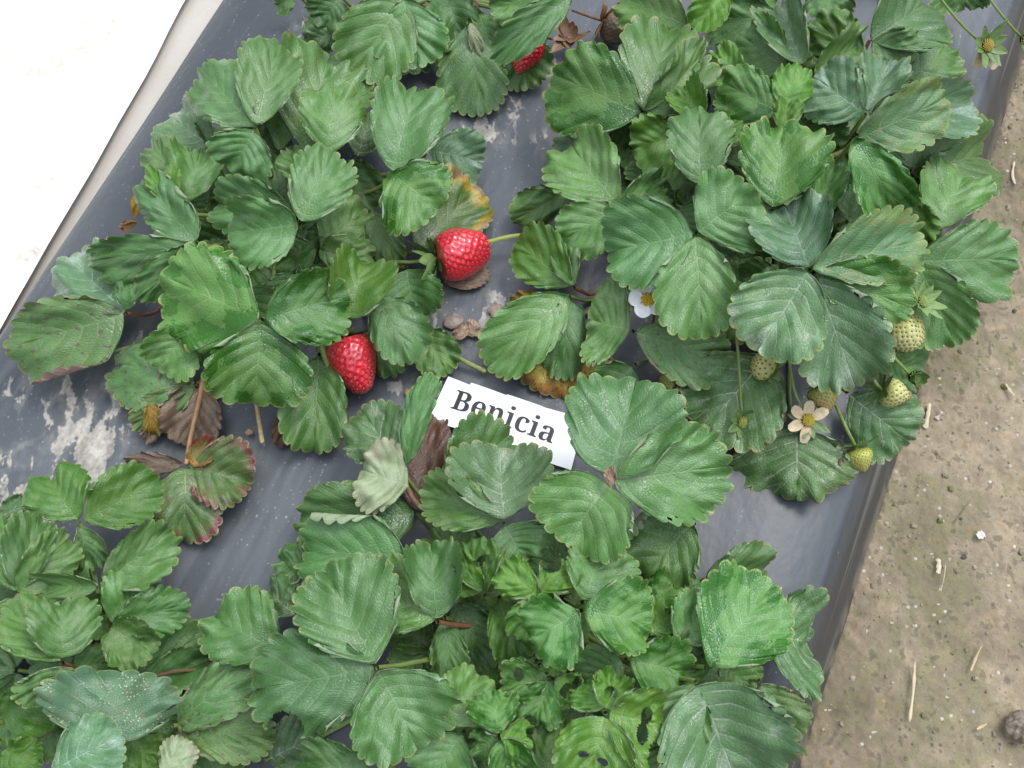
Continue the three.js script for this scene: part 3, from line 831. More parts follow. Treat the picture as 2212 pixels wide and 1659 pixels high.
// ---------------------------------------------------------------- fruit
function berryBody(B, T, Wpx, o) {                                    // from the calyx end to the tip
  const a = T.clone().sub(B), L = a.length(); a.normalize();
  const u = v3(0, 1, 0).addScaledVector(a, -a.y).normalize(), w = a.clone().cross(u), rad = Wpx / 2 * pxm(B), R = rng(o.seed);
  const prof = o.prof ?? ((t) => Math.pow(Math.sin(Math.PI * Math.pow(t, 0.62)), 0.62) * (1 - 0.30 * t * t));
  let pm = 0; for (let i = 0; i <= 100; i++) pm = Math.max(pm, prof(i / 100));
  const pt = (t, f) => { const k = rad / pm * prof(t) * Math.sqrt(clamp(t / 0.05)) * Math.sqrt(clamp((1 - t) / 0.07)) * (1 + 0.05 * Math.sin(f * 2 + o.seed) * (o.lump ?? 1) + 0.03 * Math.sin(f * 3 + 1)); return [k, B.clone().addScaledVector(a, L * t).addScaledVector(u, k * Math.cos(f)).addScaledVector(w, k * Math.sin(f))]; };
  const seeds = [], n = o.n ?? 150;
  for (let i = 0; i < n; i++) { const t = 0.05 + 0.92 * (i + 0.5) / n, f = i * 2.39996 + 0.15 * R(); seeds.push({ t, f, p: pt(Math.pow(t, 1.05), f)[1] }); }
  const sig = o.sig ?? Math.sqrt(4 * Math.PI * rad * L / 2 / n) * 0.40, dep = o.dep ?? sig * 0.55, nu = 110, nv = 84, p = [], col = [], ix = [];
  const fine = [];
  for (let j = 0; j <= nv; j++) for (let i = 0; i <= nu; i++) {
    const t = 0.5 - 0.5 * Math.cos(Math.PI * j / nv), f = i / nu * 2 * Math.PI, [k, q] = pt(t, f), ax = B.clone().addScaledVector(a, L * t), out = q.clone().sub(ax).normalize();
    if (t > 0.8) out.addScaledVector(a, (t - 0.8) * 4).normalize();
    let d2 = 9; for (const s of seeds) { const d = q.distanceToSquared(s.p); if (d < d2) d2 = d; }
    const pit = Math.exp(-d2 / (sig * sig)); q.addScaledVector(out, -dep * pit + 0.25 * dep); p.push(q.x, q.y, q.z);
    const c = o.color(t, f, pit); col.push(...c);
  }
  for (let j = 0; j < nv; j++) for (let i = 0; i < nu; i++) { const A = j * (nu + 1) + i; ix.push(A, A + 1, A + nu + 2, A, A + nu + 2, A + nu + 1); }
  const g = new THREE.BufferGeometry(); g.setAttribute('position', new THREE.Float32BufferAttribute(p, 3)); g.setAttribute('color', new THREE.Float32BufferAttribute(col, 3)); g.setIndex(ix); g.computeVertexNormals();
  const sg = []; for (const s of seeds) { const [k, q] = pt(Math.pow(s.t, 1.05), s.f), ax = B.clone().addScaledVector(a, L * Math.pow(s.t, 1.05)), out = q.clone().sub(ax).normalize(); const e = new THREE.SphereGeometry(1, 6, 5); const m = new THREE.Matrix4().makeBasis(out.clone().cross(a).multiplyScalar(sig * 0.26 * (o.ss ?? 1)), out.clone().multiplyScalar(sig * 0.20 * (o.ss ?? 1)), a.clone().multiplyScalar(sig * 0.42 * (o.ss ?? 1))); m.setPosition(q.addScaledVector(out, -dep * 0.62)); sg.push(e.applyMatrix4(m)); }
  return { g, seeds: mergeGeometries(sg), a, u, w, L, rad };
}
const berryMat = new THREE.MeshPhysicalMaterial({ vertexColors: true, roughness: 0.28, clearcoat: 1, clearcoatRoughness: 0.14, name: 'ripe berry' }), greenBerryMat = new THREE.MeshPhysicalMaterial({ vertexColors: true, roughness: 0.4, clearcoat: 0.2, clearcoatRoughness: 0.3, name: 'unripe berry' });
const seedRed = std({ color: rgb(0.52, 0.13, 0.04), roughness: 0.4, name: 'ripe seeds' }), seedGreen = std({ color: rgb(0.17, 0.11, 0.025), roughness: 0.5, name: 'unripe seeds' });
const sepalMat = std({ vertexColors: true, roughness: 0.5, name: 'sepal' });
function sepal(P, dir, up, len, wid, c0, c1, curl = 0.8, tipw = 0) {  // pointed blade springing from P
  const a = dir.clone().normalize(), n = up.clone().addScaledVector(a, -up.dot(a)).normalize(), s = a.clone().cross(n), seed = leafSeed++;
  const g = grid(6, 12, (x, t) => { const an = curl * t, k = (x - 0.5) * 2, wd = wid / 2 * Math.pow(Math.sin(Math.PI * (0.10 + 0.9 * Math.pow(t, 0.8) * (1 - tipw))), 0.8) * (t > 0.999 ? 0.02 + tipw : 1);
    return P.clone().addScaledVector(a, len * (Math.abs(curl) > 0.01 ? Math.sin(an) / curl : t)).addScaledVector(n, len * (Math.abs(curl) > 0.01 ? (1 - Math.cos(an)) / curl : 0) + 0.22 * wd * k * k + 0.0012 * (vn(t * 4, k * 2 + 5, seed) - .5)).addScaledVector(s, wd * k); });
  return paint(g, (p, i) => { const t = Math.floor(i / 7) / 12, x = Math.abs(i % 7 - 3) / 3, k = 0.85 + 0.3 * hash2(i, seed, 3); return mix(mix(c0, c1, t), [c0[0] * 1.35, c0[1] * 1.25, c0[2] * 1.3], x * 0.4).map((z) => z * k); });
}
const SG = [0.085, 0.16, 0.04], SL = [0.15, 0.22, 0.07];
function fruit(name, label, cat, B, T, Wpx, o) {
  const root = thing(name, label, cat, B, o.group), loc = (g) => g.translate(-B.x, -B.y, -B.z), b = berryBody(B, T, Wpx, o);
  mesh('berry_body', loc(b.g), o.mat, root); tag(mesh('seeds', loc(b.seeds), o.seedMat, root), null, null, null, 'stuff');
  for (const [ang, tilt, len, wid, curl] of o.sepals ?? []) {
    const r = ang * Math.PI / 180, side = b.u.clone().multiplyScalar(Math.cos(r)).addScaledVector(b.w, Math.sin(r)), d = side.clone().multiplyScalar(Math.cos(tilt)).addScaledVector(b.a, Math.sin(tilt));
    mesh('sepal', loc(sepal(B.clone().addScaledVector(side, b.rad * 0.12).addScaledVector(b.a, -0.0008), d, b.a.clone().negate(), len, wid, o.sc ?? SG, o.sc2 ?? SL, curl)), sepalMat, root);
  }
  if (o.stalk) mesh('stalk', loc(stalk([...o.stalk, B.clone().addScaledVector(b.a, 0.001)], o.sr ?? 0.0013, o.sr2 ?? 0.0014, o.k0 ?? G2, o.k1 ?? G1)), stalkMat, root);
  return root;
}
const redC = (k = 1) => (t, f, pit) => { const z = 0.8 + 0.4 * vn(t * 5, f * 1.5, 3), c = mix([0.50 * z, 0.010, 0.026], [0.58 * z, 0.018, 0.032], hash2(Math.round(t * 300), Math.round(f * 40), 3)); return mix(mix(c, [0.48, 0.09, 0.06], ss(0.10, 0.02, t) * 0.4), c, ss(0, 0.2, t)).map((x) => x * k); };
const greenC = (a, b) => (t, f, pit) => mix(a, b, ss(0.15, 0.9, t + 0.12 * Math.sin(f * 2)));
const ripe = { mat: berryMat, seedMat: seedRed, color: redC(), group: 'ripe red strawberries' }, raw = { ss: 1.7, mat: greenBerryMat, seedMat: seedGreen, group: 'unripe strawberries under the right plant' };
fruit('ripe_strawberry', 'ripe red strawberry lying on the plastic in the middle of the bed', 'strawberry', at(944, 560, 2.6 * cm), at(1056, 530, 1.9 * cm), 110, { ...ripe, seed: 3, n: 210, prof: (t) => Math.pow(Math.sin(Math.PI * Math.pow(0.06 + 0.82 * t, 0.70)), 0.55) * (1 - 0.12 * t),
  sepals: [[-90, .25, .02, .011, .5], [-55, .2, .018, .011, .5], [60, .15, .016, .011, .5], [-75, -.5, .026, .012, .5], [-30, -.9, .022, .012, .3], [20, -.8, .022, .011, .3], [65, -.7, .027, .013, .3], [100, -.35, .026, .012, .4], [140, -.2, .024, .014, .4], [220, -.2, .022, .011, .6]], stalk: [at(830, 562, .02), at(880, 566, .026)], k0: G1 });
fruit('ripe_strawberry', 'ripe red strawberry pointing down beside the front leaves of the left plant', 'strawberry', at(745, 728, 3 * cm), at(786, 850, 1.4 * cm), 112, { ...ripe, seed: 8, n: 200, prof: (t) => Math.pow(Math.sin(Math.PI * Math.pow(0.05 + 0.87 * t, 0.62)), 0.60) * (1 - 0.12 * t),
  sepals: [[-70, .3, .02, .010, .5], [-25, .15, .018, .011, .6], [20, .2, .018, .011, .7], [65, .25, .02, .010, .6], [110, .3, .02, .011, .5], [250, .3, .02, .011, .5]], sc: [0.13, 0.18, 0.04], stalk: [at(690, 690, .035), at(722, 702, .038)] });
fruit('ripe_strawberry', 'red strawberry hanging half hidden under a pale leaf of the top plant', 'strawberry', at(1150, 72, 3.4 * cm), at(1117, 160, 2.2 * cm), 78, { ...ripe, color: redC(0.9), seed: 5, n: 130, sepals: [[0, .1, .018, .01, .5], [120, .1, .018, .01, .5], [240, .1, .018, .01, .5]] });
fruit('ripe_strawberry', 'sliver of a red strawberry beside the folded leaf of the top plant', 'strawberry', at(1098, 70, 3 * cm), at(1072, 112, 2.4 * cm), 42, { ...ripe, seed: 6, n: 90 });
const Y1 = [0.48, 0.48, 0.16], Y2 = [0.56, 0.55, 0.24], GY = [0.24, 0.29, 0.05];
fruit('unripe_strawberry', 'largest pale green strawberry at the right edge of the bed, leaf over its left side', 'strawberry', at(1933, 690, 4.6 * cm), at(1982, 752, 3.8 * cm), 88, { ...raw, color: greenC(Y1, Y2), seed: 11, n: 170, prof: (t) => Math.pow(Math.sin(Math.PI * Math.pow(0.05 + 0.9 * t, 0.75)), 0.5) * (1 - 0.12 * t), sepals: [[-60, .2, .016, .007, .4], [0, .3, .017, .008, .3], [60, .2, .016, .007, .4], [120, .3, .018, .008, .3]], stalk: [at(1880, 670, .07), at(1915, 675, .058)] });
fruit('unripe_strawberry', 'small round white-green strawberry with few brown seeds and leafy calyx', 'strawberry', at(1655, 794, 3.8 * cm), at(1634, 780, 5.2 * cm), 60, { ...raw, color: greenC([0.36, 0.38, 0.10], [0.56, 0.52, 0.20]), seed: 12, n: 46, sig: 0.0017, dep: 0.0007, sepals: [[10, .1, .018, .009, .3], [70, .1, .021, .012, .2], [130, 0, .021, .012, .2], [200, .1, .019, .010, .3], [260, .1, .017, .010, .3], [310, .1, .016, .009, .3]], stalk: [at(1640, 860, .02), at(1668, 820, .028)] });
fruit('unripe_strawberry', 'olive green strawberry with a pinkish tip beneath the large bluish leaf', 'strawberry', at(1772, 832, 4 * cm), at(1790, 892, 3.3 * cm), 70, { ...raw, color: greenC([0.28, 0.32, 0.06], [0.42, 0.30, 0.12]), seed: 13, n: 190, sepals: [[-60, .2, .012, .007, .4], [20, .1, .013, .008, .3], [100, .2, .013, .007, .4], [200, .1, .013, .008, .3]], stalk: [at(1735, 750, .045), at(1755, 800, .042)] });
fruit('unripe_strawberry', 'pale yellow-green strawberry tilted right with spread sepals near the bed edge', 'strawberry', at(1906, 842, 4.2 * cm), at(1966, 860, 3.5 * cm), 66, { ...raw, color: greenC(Y1, Y2), seed: 14, n: 120, sepals: [[-60, 0, .018, .006, .5], [-10, .0, .02, .007, .4], [40, 0, .019, .006, .5], [95, -.1, .017, .007, .6], [150, -.1, .018, .006, .5], [210, 0, .02, .007, .4], [280, 0, .017, .007, .5]], stalk: [at(1880, 800, .05), at(1893, 830, .045)] });
fruit('unripe_strawberry', 'lowest yellow-green strawberry, hanging on a long stalk at the bed edge', 'strawberry', at(1850, 968, 2.6 * cm), at(1867, 1022, 1.9 * cm), 60, { ...raw, color: greenC([0.36, 0.38, 0.07], [0.42, 0.40, 0.10]), seed: 15, n: 200, sepals: [[-90, 0, .019, .006, .4], [-40, -.1, .02, .006, .3], [10, -.2, .018, .006, .3], [60, -.2, .02, .006, .3], [110, -.1, .02, .006, .4], [180, .1, .018, .007, .4]], stalk: [at(1806, 876, .032), at(1826, 920, .036)] });
fruit('unripe_strawberry', 'tip of a green strawberry peeping between two leaves right of the name card', 'strawberry', at(1442, 806, 2.2 * cm), at(1448, 846, 2 * cm), 38, { ...raw, color: greenC(GY, [0.34, 0.36, 0.07]), seed: 16, n: 110, stalk: [at(1470, 780, .02), at(1452, 796, .024)] });

// flowers, spent flowers and buds
const petalMat = std({ vertexColors: true, roughness: 0.6, name: 'petal' });
function flower(label, cat, P, N, o) {
  const root = thing(o.name ?? 'strawberry_flower', label, cat, P, o.group), loc = (g) => g.translate(-P.x, -P.y, -P.z), R = rng(o.seed);
  const n = N.clone().normalize(), e = v3(1, 0, 0).addScaledVector(n, -n.x).normalize(), f = n.clone().cross(e);
  const dir = (a) => e.clone().multiplyScalar(Math.cos(a)).addScaledVector(f, Math.sin(a));
  for (let i = 0; i < (o.petals ?? 0); i++) { const a = (o.turn ?? 0) + i / (o.of ?? o.petals) * 2 * Math.PI, d = dir(a);
    if (o.dry) mesh('petal', loc(sepal(P.clone().addScaledVector(d, 0.004), d, n, o.pl * (0.8 + 0.4 * R()), o.pw, [0.46, 0.35, 0.20], [0.58, 0.49, 0.34], 2.8 * (R() - .3), .15)), petalMat, root);
    else { const s = d.clone().cross(n); mesh('petal', loc(paint(grid(10, 10, (x, t) => { const k = (x - .5) * 2, wd = o.pw / 2 * Math.pow(Math.sin(Math.PI * (0.12 + 0.80 * t) ), 0.45) * (0.35 + 0.65 * ss(0, 0.5, t)); return P.clone().addScaledVector(d, 0.003 + o.pl * (t - 0.06 * k * k * t)).addScaledVector(s, wd * k).addScaledVector(n, 0.001 + 0.002 * k * k + 0.0015 * Math.sin(t * 3)); }), () => [0.80, 0.81, 0.78])), petalMat, root); } }
  for (let i = 0; i < (o.sepals ?? 0); i++) { const a = i / o.sepals * 2 * Math.PI + 0.3 + 0.3 * R(), d = dir(a), up = o.up ?? 0; mesh('sepal', loc(sepal(P.clone().addScaledVector(d, 0.002).addScaledVector(n, -0.001), d.multiplyScalar(Math.cos(up)).addScaledVector(n, Math.sin(up)), n, o.sl * (0.8 + 0.4 * R()), o.sw, o.sc ?? SG, o.sc2 ?? SL, o.curl ?? 0.3)), sepalMat, root); }
  if (o.eye) { const gs = []; for (let i = 0; i < 70; i++) { const t = (i + .5) / 70, r = o.eye * Math.sqrt(t), a = i * 2.4; const g = new THREE.SphereGeometry(o.eye * 0.14, 6, 5); g.translate(0, 0, 0); const q = P.clone().addScaledVector(dir(a), r).addScaledVector(n, o.eye * 0.75 * Math.sqrt(Math.max(0, 1 - t * 0.92))); gs.push(g.translate(q.x, q.y, q.z)); }
    const dome = new THREE.SphereGeometry(1, 18, 12); dome.applyMatrix4(new THREE.Matrix4().makeBasis(e.clone().multiplyScalar(o.eye), n.clone().multiplyScalar(o.eye * 0.75), f.clone().multiplyScalar(o.eye)).setPosition(P)); gs.push(dome);
    mesh('flower_centre', loc(paint(mergeGeometries(gs), (p, i) => o.eyeC.map((x) => x * (0.8 + 0.4 * hash2(i >> 4, 2, 9))))), petalMat, root); }
  if (o.stalk) mesh('stalk', loc(stalk([...o.stalk, P.clone().addScaledVector(n, -0.001)], o.sr ?? 0.0011, o.sr ?? 0.0011, o.k0 ?? G1, o.k1 ?? G1)), stalkMat, root);
  return root;
}
flower('white five-petalled strawberry flower with yellow centre beside the leaf', 'flower', at(1400, 648, 6.6 * cm), v3(-.15, 1, .25), { seed: 1, petals: 5, turn: 0.5, pl: .0115, pw: .0135, eye: .0055, eyeC: [0.62, 0.45, 0.03], sepals: 6, sl: .013, sw: .006, stalk: [at(1400, 720, .02), at(1412, 690, .03)], k0: RED });
flower('spent strawberry flower with dried cream petals below the olive berry', 'flower', at(1745, 908, 3.6 * cm), v3(.05, 1, .35), { seed: 2, petals: 5, of: 6.2, turn: 0.5, dry: 1, pl: .0125, pw: .0082, eye: .0046, eyeC: [0.40, 0.32, 0.03], sepals: 8, sl: .015, sw: .006, curl: .1, stalk: [at(1702, 765, .05), at(1718, 850, .042), at(1736, 888, .036)] });
flower('green bud with upright sepals on a straight stalk over the dark leaf', 'flower bud', at(1609, 912, 2.6 * cm), v3(-.02, .8, .6), { seed: 3, name: 'strawberry_bud', eye: .0050, eyeC: [0.34, 0.34, 0.06], sepals: 8, sl: .015, sw: .007, up: .35, curl: .5, stalk: [at(1578, 640, .07), at(1594, 760, .05), at(1602, 880, .03)] });
flower('pale green closed bud with pointed sepals over the right outer leaf', 'flower bud', at(1992, 652, 6.2 * cm), v3(.35, .8, .15), { seed: 4, name: 'strawberry_bud', eye: .0045, eyeC: [0.24, 0.32, 0.09], sepals: 8, sl: .017, sw: .007, up: .5, curl: .3, sc: [0.16, 0.25, 0.08], sc2: [0.22, 0.32, 0.11], stalk: [at(1940, 690, .05), at(1970, 672, .056)] });
flower('green closed bud right of the spread-sepal berry, on the bed edge', 'flower bud', at(1976, 815, 3 * cm), v3(.2, .7, .5), { seed: 5, name: 'strawberry_bud', eye: .0052, eyeC: [0.16, 0.26, 0.07], sepals: 8, sl: .012, sw: .008, up: .9, curl: .7, sc: [0.13, 0.22, 0.06], stalk: [at(1900, 735, .06), at(1925, 765, .05), at(1962, 804, .032)] });
flower('withered strawberry flower hanging over the plastic at the top right', 'flower', at(2132, 98, 2.6 * cm), v3(.25, .75, .5), { seed: 6, petals: 2, of: 7, turn: -1.9, dry: 1, pl: .018, pw: .013, eye: .0055, eyeC: [0.36, 0.25, 0.04], sepals: 8, sl: .021, sw: .009, up: .35, curl: .3, stalk: [at(2025, -12, .05), at(2070, 45, .042), at(2112, 86, .03)] });
flower('withered strawberry flower cut by the right frame edge', 'flower', at(2214, 85, 2.2 * cm), v3(.4, .6, .5), { seed: 7, eye: .005, eyeC: [0.30, 0.25, 0.05], sepals: 7, sl: .018, sw: .008, up: .5, curl: .3, stalk: [at(2130, -12, .045), at(2170, 40, .036), at(2200, 74, .026)] });

// ---------------------------------------------------------------- loose stalks, dead leaves, crumbs
function stick(label, cat, pts, r0, r1, c0, c1, name = 'cut_stalk') { const p = pts.map((s) => { const [x, y, h] = s.split(' ').map(Number); return at(x, y, h * cm); }), o = p[0].clone(); const g = stalk(p, r0, r1, c0, c1, 20); const caps = [[p[0], r0], [p[p.length - 1], r1]].map(([q, r]) => paint(new THREE.IcosahedronGeometry(r, 1).translate(q.x, q.y, q.z), () => c1)); caps.forEach((k) => k.deleteAttribute('uv')); g.deleteAttribute('uv'); const body = g.toNonIndexed();
  return tag(mesh(name, mergeGeometries([body, ...caps.map((k) => (k.index ? k.toNonIndexed() : k))]).translate(-o.x, -o.y, -o.z), stalkMat), label, cat).position.copy(o); }
stick('yellow-green cut stalk lying on the plastic above the name card', 'stalk', ['978 766 1', '1010 784 .9', '1046 801 .7'], .0017, .0021, G1, [0.34, 0.36, 0.12]);
stick('long yellow-green stalk leaning left of the lower ripe berry', 'stalk', ['693 742 3.4', '715 810 2.2', '738 880 1.2', '748 928 .7'], .0026, .0020, [0.24, 0.32, 0.09], [0.36, 0.36, 0.13]);
stick('short dry straw-coloured stub below the front leaf of the left plant', 'stalk', ['553 868 2', '560 915 1.2', '566 954 .7'], .0015, .0019, TAN, [0.5, 0.38, 0.18]);
stick('green stalk running from the middle berry to the right plant', 'stalk', ['1052 523 1.8', '1120 509 2.4', '1240 516 3.4', '1318 506 4.2'], .0018, .0019, [0.32, 0.36, 0.09], [0.26, 0.31, 0.08]);
stick('thin green stalk under the far left leaves', 'stalk', ['205 765 1', '240 760 1.2', '285 748 1.4'], .0011, .0011, G1, G1);
stick('thin dry brown stalk over the left plant lower leaf', 'stalk', ['346 800 3.2', '340 840 2.4', '334 885 1.6'], .0009, .0008, [0.2, 0.14, 0.09], [0.2, 0.12, 0.08]);
stick('reddish tan stalk joining the red-edged leaf to the left plant', 'stalk', ['440 812 2.6', '426 880 2', '412 940 1.8', '402 1000 2.2'], .0020, .0015, [0.3, 0.15, 0.08], [0.36, 0.2, 0.09]);
stick('tan frayed stub between the small round berry and the spent flower', 'stalk', ['1684 838 2', '1690 872 1.7', '1693 908 1.5'], .0026, .0018, [0.40, 0.25, 0.13], [0.5, 0.33, 0.2]);
stick('pinkish stalk at the left of the bottom plant beside the brown leaf', 'stalk', ['868 1020 6', '878 1050 5', '900 1088 4.2', '930 1110 3.8'], .0017, .0019, [0.3, 0.12, 0.10], [0.30, 0.2, 0.09]);
stick('stout green stalk in the gap below the broad bottom-plant leaf', 'stalk', ['1255 1160 4', '1242 1195 3.6', '1232 1240 3'], .0028, .0026, [0.14, 0.20, 0.04], G2);
stick('tan stalk under the big folded leaf on the right plant', 'stalk', ['1842 318 8', '1810 332 7.4', '1775 345 6.6'], .0020, .0022, [0.28, 0.26, 0.10], [0.26, 0.26, 0.08]);
stick('reddish stalk at the heart of the left plant', 'stalk', ['555 335 4', '562 360 3', '572 392 1.6'], .0018, .0019, [0.28, 0.09, 0.07], RED);
stick('brown stalk curving past the bottom left dark leaves', 'stalk', ['330 1462 3.8', '380 1450 4', '440 1447 3.8'], .0013, .0013, [0.17, 0.10, 0.06], [0.16, 0.10, 0.06]);
function deadLeaf(label, b, t, W, v, o = {}) { const f = (s) => { const [x, y, h] = s.split(' ').map(Number); return at(x, y, h * cm); }, B = f(b), T = f(t), g = leaflet(B, T, W, { n: 7, A: 0.045, f: 14, ...o }).translate(-B.x, -B.y, -B.z); tag(mesh('dead_leaf', g, LEAFMAT[v]), label, 'dead leaf').position.copy(B); }
deadLeaf('grey-brown shrivelled leaf hanging below the left plant, above the red-edged leaf', '430 822 2', '408 962 .6', 116, 'n', { f: 10 });
deadLeaf('dark brown dead leaf beside the lower left corner of the name card', '900 1100 1.2', '925 895 .7', 112, 'm', { f: 16 });
deadLeaf('brown crumpled leaf scrap below the lower right berries', '1800 948 2.6', '1768 1018 2', 78, 'n', { n: 10, t: 1.1, f: 20 });
deadLeaf('tan curled leaf scrap beside the lowest berry', '1795 958 1.6', '1830 1020 .8', 46, 'n', { f: 30, t: 1.5 });
deadLeaf('brown dead leaf under the middle ripe berry', '960 610 .5', '1050 570 .4', 80, 'n', { n: 3 });
deadLeaf('brown shrivelled leaf tip at the end of the yellowish lower left leaf', '345 905 1.2', '312 948 .6', 36, 'n', { f: 40, t: 1.3 });
deadLeaf('curled dry bud-like leaf scrap with orange inside on the left plant lower leaf', '326 870 2.2', '330 940 1.2', 38, 'o', { f: 45, t: .8 });
deadLeaf('brown scorched leaf left of the dark hanging leaf in the bed centre', '640 868 .5', '606 965 .3', 46, 'm', { n: 6 });
deadLeaf('orange dried flower scrap at the left plant outer edge', '290 470 3', '302 418 3.6', 26, 'o', { f: 30, t: .9 });
deadLeaf('small pinkish dried scrap below the orange one at the left plant edge', '296 480 3', '258 492 2.6', 20, 'R', { f: 30, t: .9 });
deadLeaf('tan papery scrap at the joint of the broad bottom-plant leaf', '1322 1050 10.8', '1316 1008 11.4', 26, 'n', { f: 40, t: 2.4 });
// dried calyx and shrivelled berry at the top
{ const P = at(1228, 84, .012), root = thing('dried_calyx', 'brown dried calyx lying on the plastic near the top', 'dried calyx', P); const R = rng(5); for (let i = 0; i < 9; i++) { const a = i * 0.7 + 0.3 * R(), l = .014 + .013 * R(); mesh('sepal', sepal(v3(0, .002 * R(), 0), v3(Math.cos(a), .1 + .3 * R(), Math.sin(a)), v3(0, 1, 0), l, .007 + .005 * R(), [0.12, 0.065, 0.035], [0.27, 0.15, 0.075], 2.2 * (R() - .25)), sepalMat, root); } mesh('dry_core', paint(new THREE.IcosahedronGeometry(.0034, 3), (p, i) => [0.14, 0.08, 0.05]), stalkMat, root); }
fruit('shrivelled_strawberry', 'brown shrivelled strawberry with dry calyx near the top centre', 'strawberry', at(1305, 45, .02), at(1372, 92, .014), 64, { mat: std({ vertexColors: true, roughness: .8, name: 'dry fruit' }), seedMat: std({ color: rgb(.12, .075, .04), roughness: .8, name: 'dry seeds' }), seed: 21, n: 220, lump: 3, color: (t, f, p) => mix([0.20, 0.155, 0.10], [0.14, 0.10, 0.065], vn(t * 9, f * 4, 3)), sepals: [[-60, .4, .03, .013, .5], [10, .1, .026, .012, .6], [70, .4, .03, .014, .4], [180, .1, .02, .012, .5]], sc: [0.24, 0.12, 0.05], sc2: [0.33, 0.18, 0.08], stalk: [at(1236, 22, .02), at(1275, 36, .024)], k0: [0.16, 0.09, 0.06], k1: [0.2, 0.1, 0.06] });
// crumbs on the plastic
function crumb(label, x, y, px, c0, c1, seed, flatten = .3) { const P = at(x, y, .003), r = px / 2 * pxm(P), g = new THREE.IcosahedronGeometry(r, 3), p = g.attributes.position; for (let i = 0; i < p.count; i++) { const q = v3().fromBufferAttribute(p, i), d = q.clone().normalize(), k = 0.65 + 0.7 * fbm(d.x * 2.2 + seed, d.z * 2.2 + d.y, seed, 3); p.setXYZ(i, q.x * k, q.y * k * flatten, q.z * k * (0.7 + 0.4 * hash2(seed, 1, 1))); } g.computeVertexNormals(); paint(g, (q, i) => mix(c0, c1, fbm(q.x * 500, q.z * 500 + q.y * 300, seed, 3))); tag(mesh('soil_crumb', g, stalkMat), label, 'crumb').position.copy(P); }
crumb('round grey-brown soil crumb left of the tan flakes on the plastic', 980, 694, 44, [0.16, 0.12, 0.10], [0.28, 0.22, 0.18], 3);
deadLeaf('pale tan dry scrap on the plastic right of the grey-brown crumb', '1008 722 .5', '1036 702 .9', 40, 'n', { n: 5, t: 2.6, f: 12 });
deadLeaf('smaller tan dry scrap touching the grey-brown crumb', '980 732 .5', '1008 706 .8', 26, 'n', { n: 5, t: 2.3, f: 16 });
crumb('brown crumb beside the orange dying leaf', 1072, 672, 34, [0.18, 0.13, 0.10], [0.34, 0.26, 0.2], 9);
crumb('small tan flake left of the broad light leaf', 1045, 757, 18, [0.5, 0.36, 0.2], [0.62, 0.48, 0.32], 11, .3);
crumb('tiny orange-brown chip on the plastic under the left plant', 537, 934, 16, [0.30, 0.17, 0.08], [0.42, 0.26, 0.13], 13, .3);
crumb('brown chip on the plastic left of the name card', 884, 848, 22, [0.30, 0.15, 0.06], [0.42, 0.24, 0.12], 15, .3);
crumb('white fleck stuck to the pale veined leaf at the bottom right', 1722, 1354, 16, [0.55, 0.48, 0.38], [0.7, 0.64, 0.54], 17, .4);
{ const P = at(2204, 1570, SOIL + .008), g = new THREE.IcosahedronGeometry(.0115, 5), p = g.attributes.position; for (let i = 0; i < p.count; i++) { const q = v3().fromBufferAttribute(p, i), d = q.clone().normalize(), k = 0.7 + 0.65 * fbm(d.x * 3 + 5, d.z * 3 + d.y * 2, 7, 5); p.setXYZ(i, q.x * k, q.y * k * .7, q.z * k); } g.computeVertexNormals(); paint(g, (q) => mix([0.11, 0.09, 0.065], [0.25, 0.205, 0.15], fbm(q.x * 300, q.z * 300 + q.y * 200, 3, 4))); tag(mesh('soil_clod', g, stalkMat), 'rough clod of soil on the ground at the lower right frame edge', 'clod').position.copy(P); }

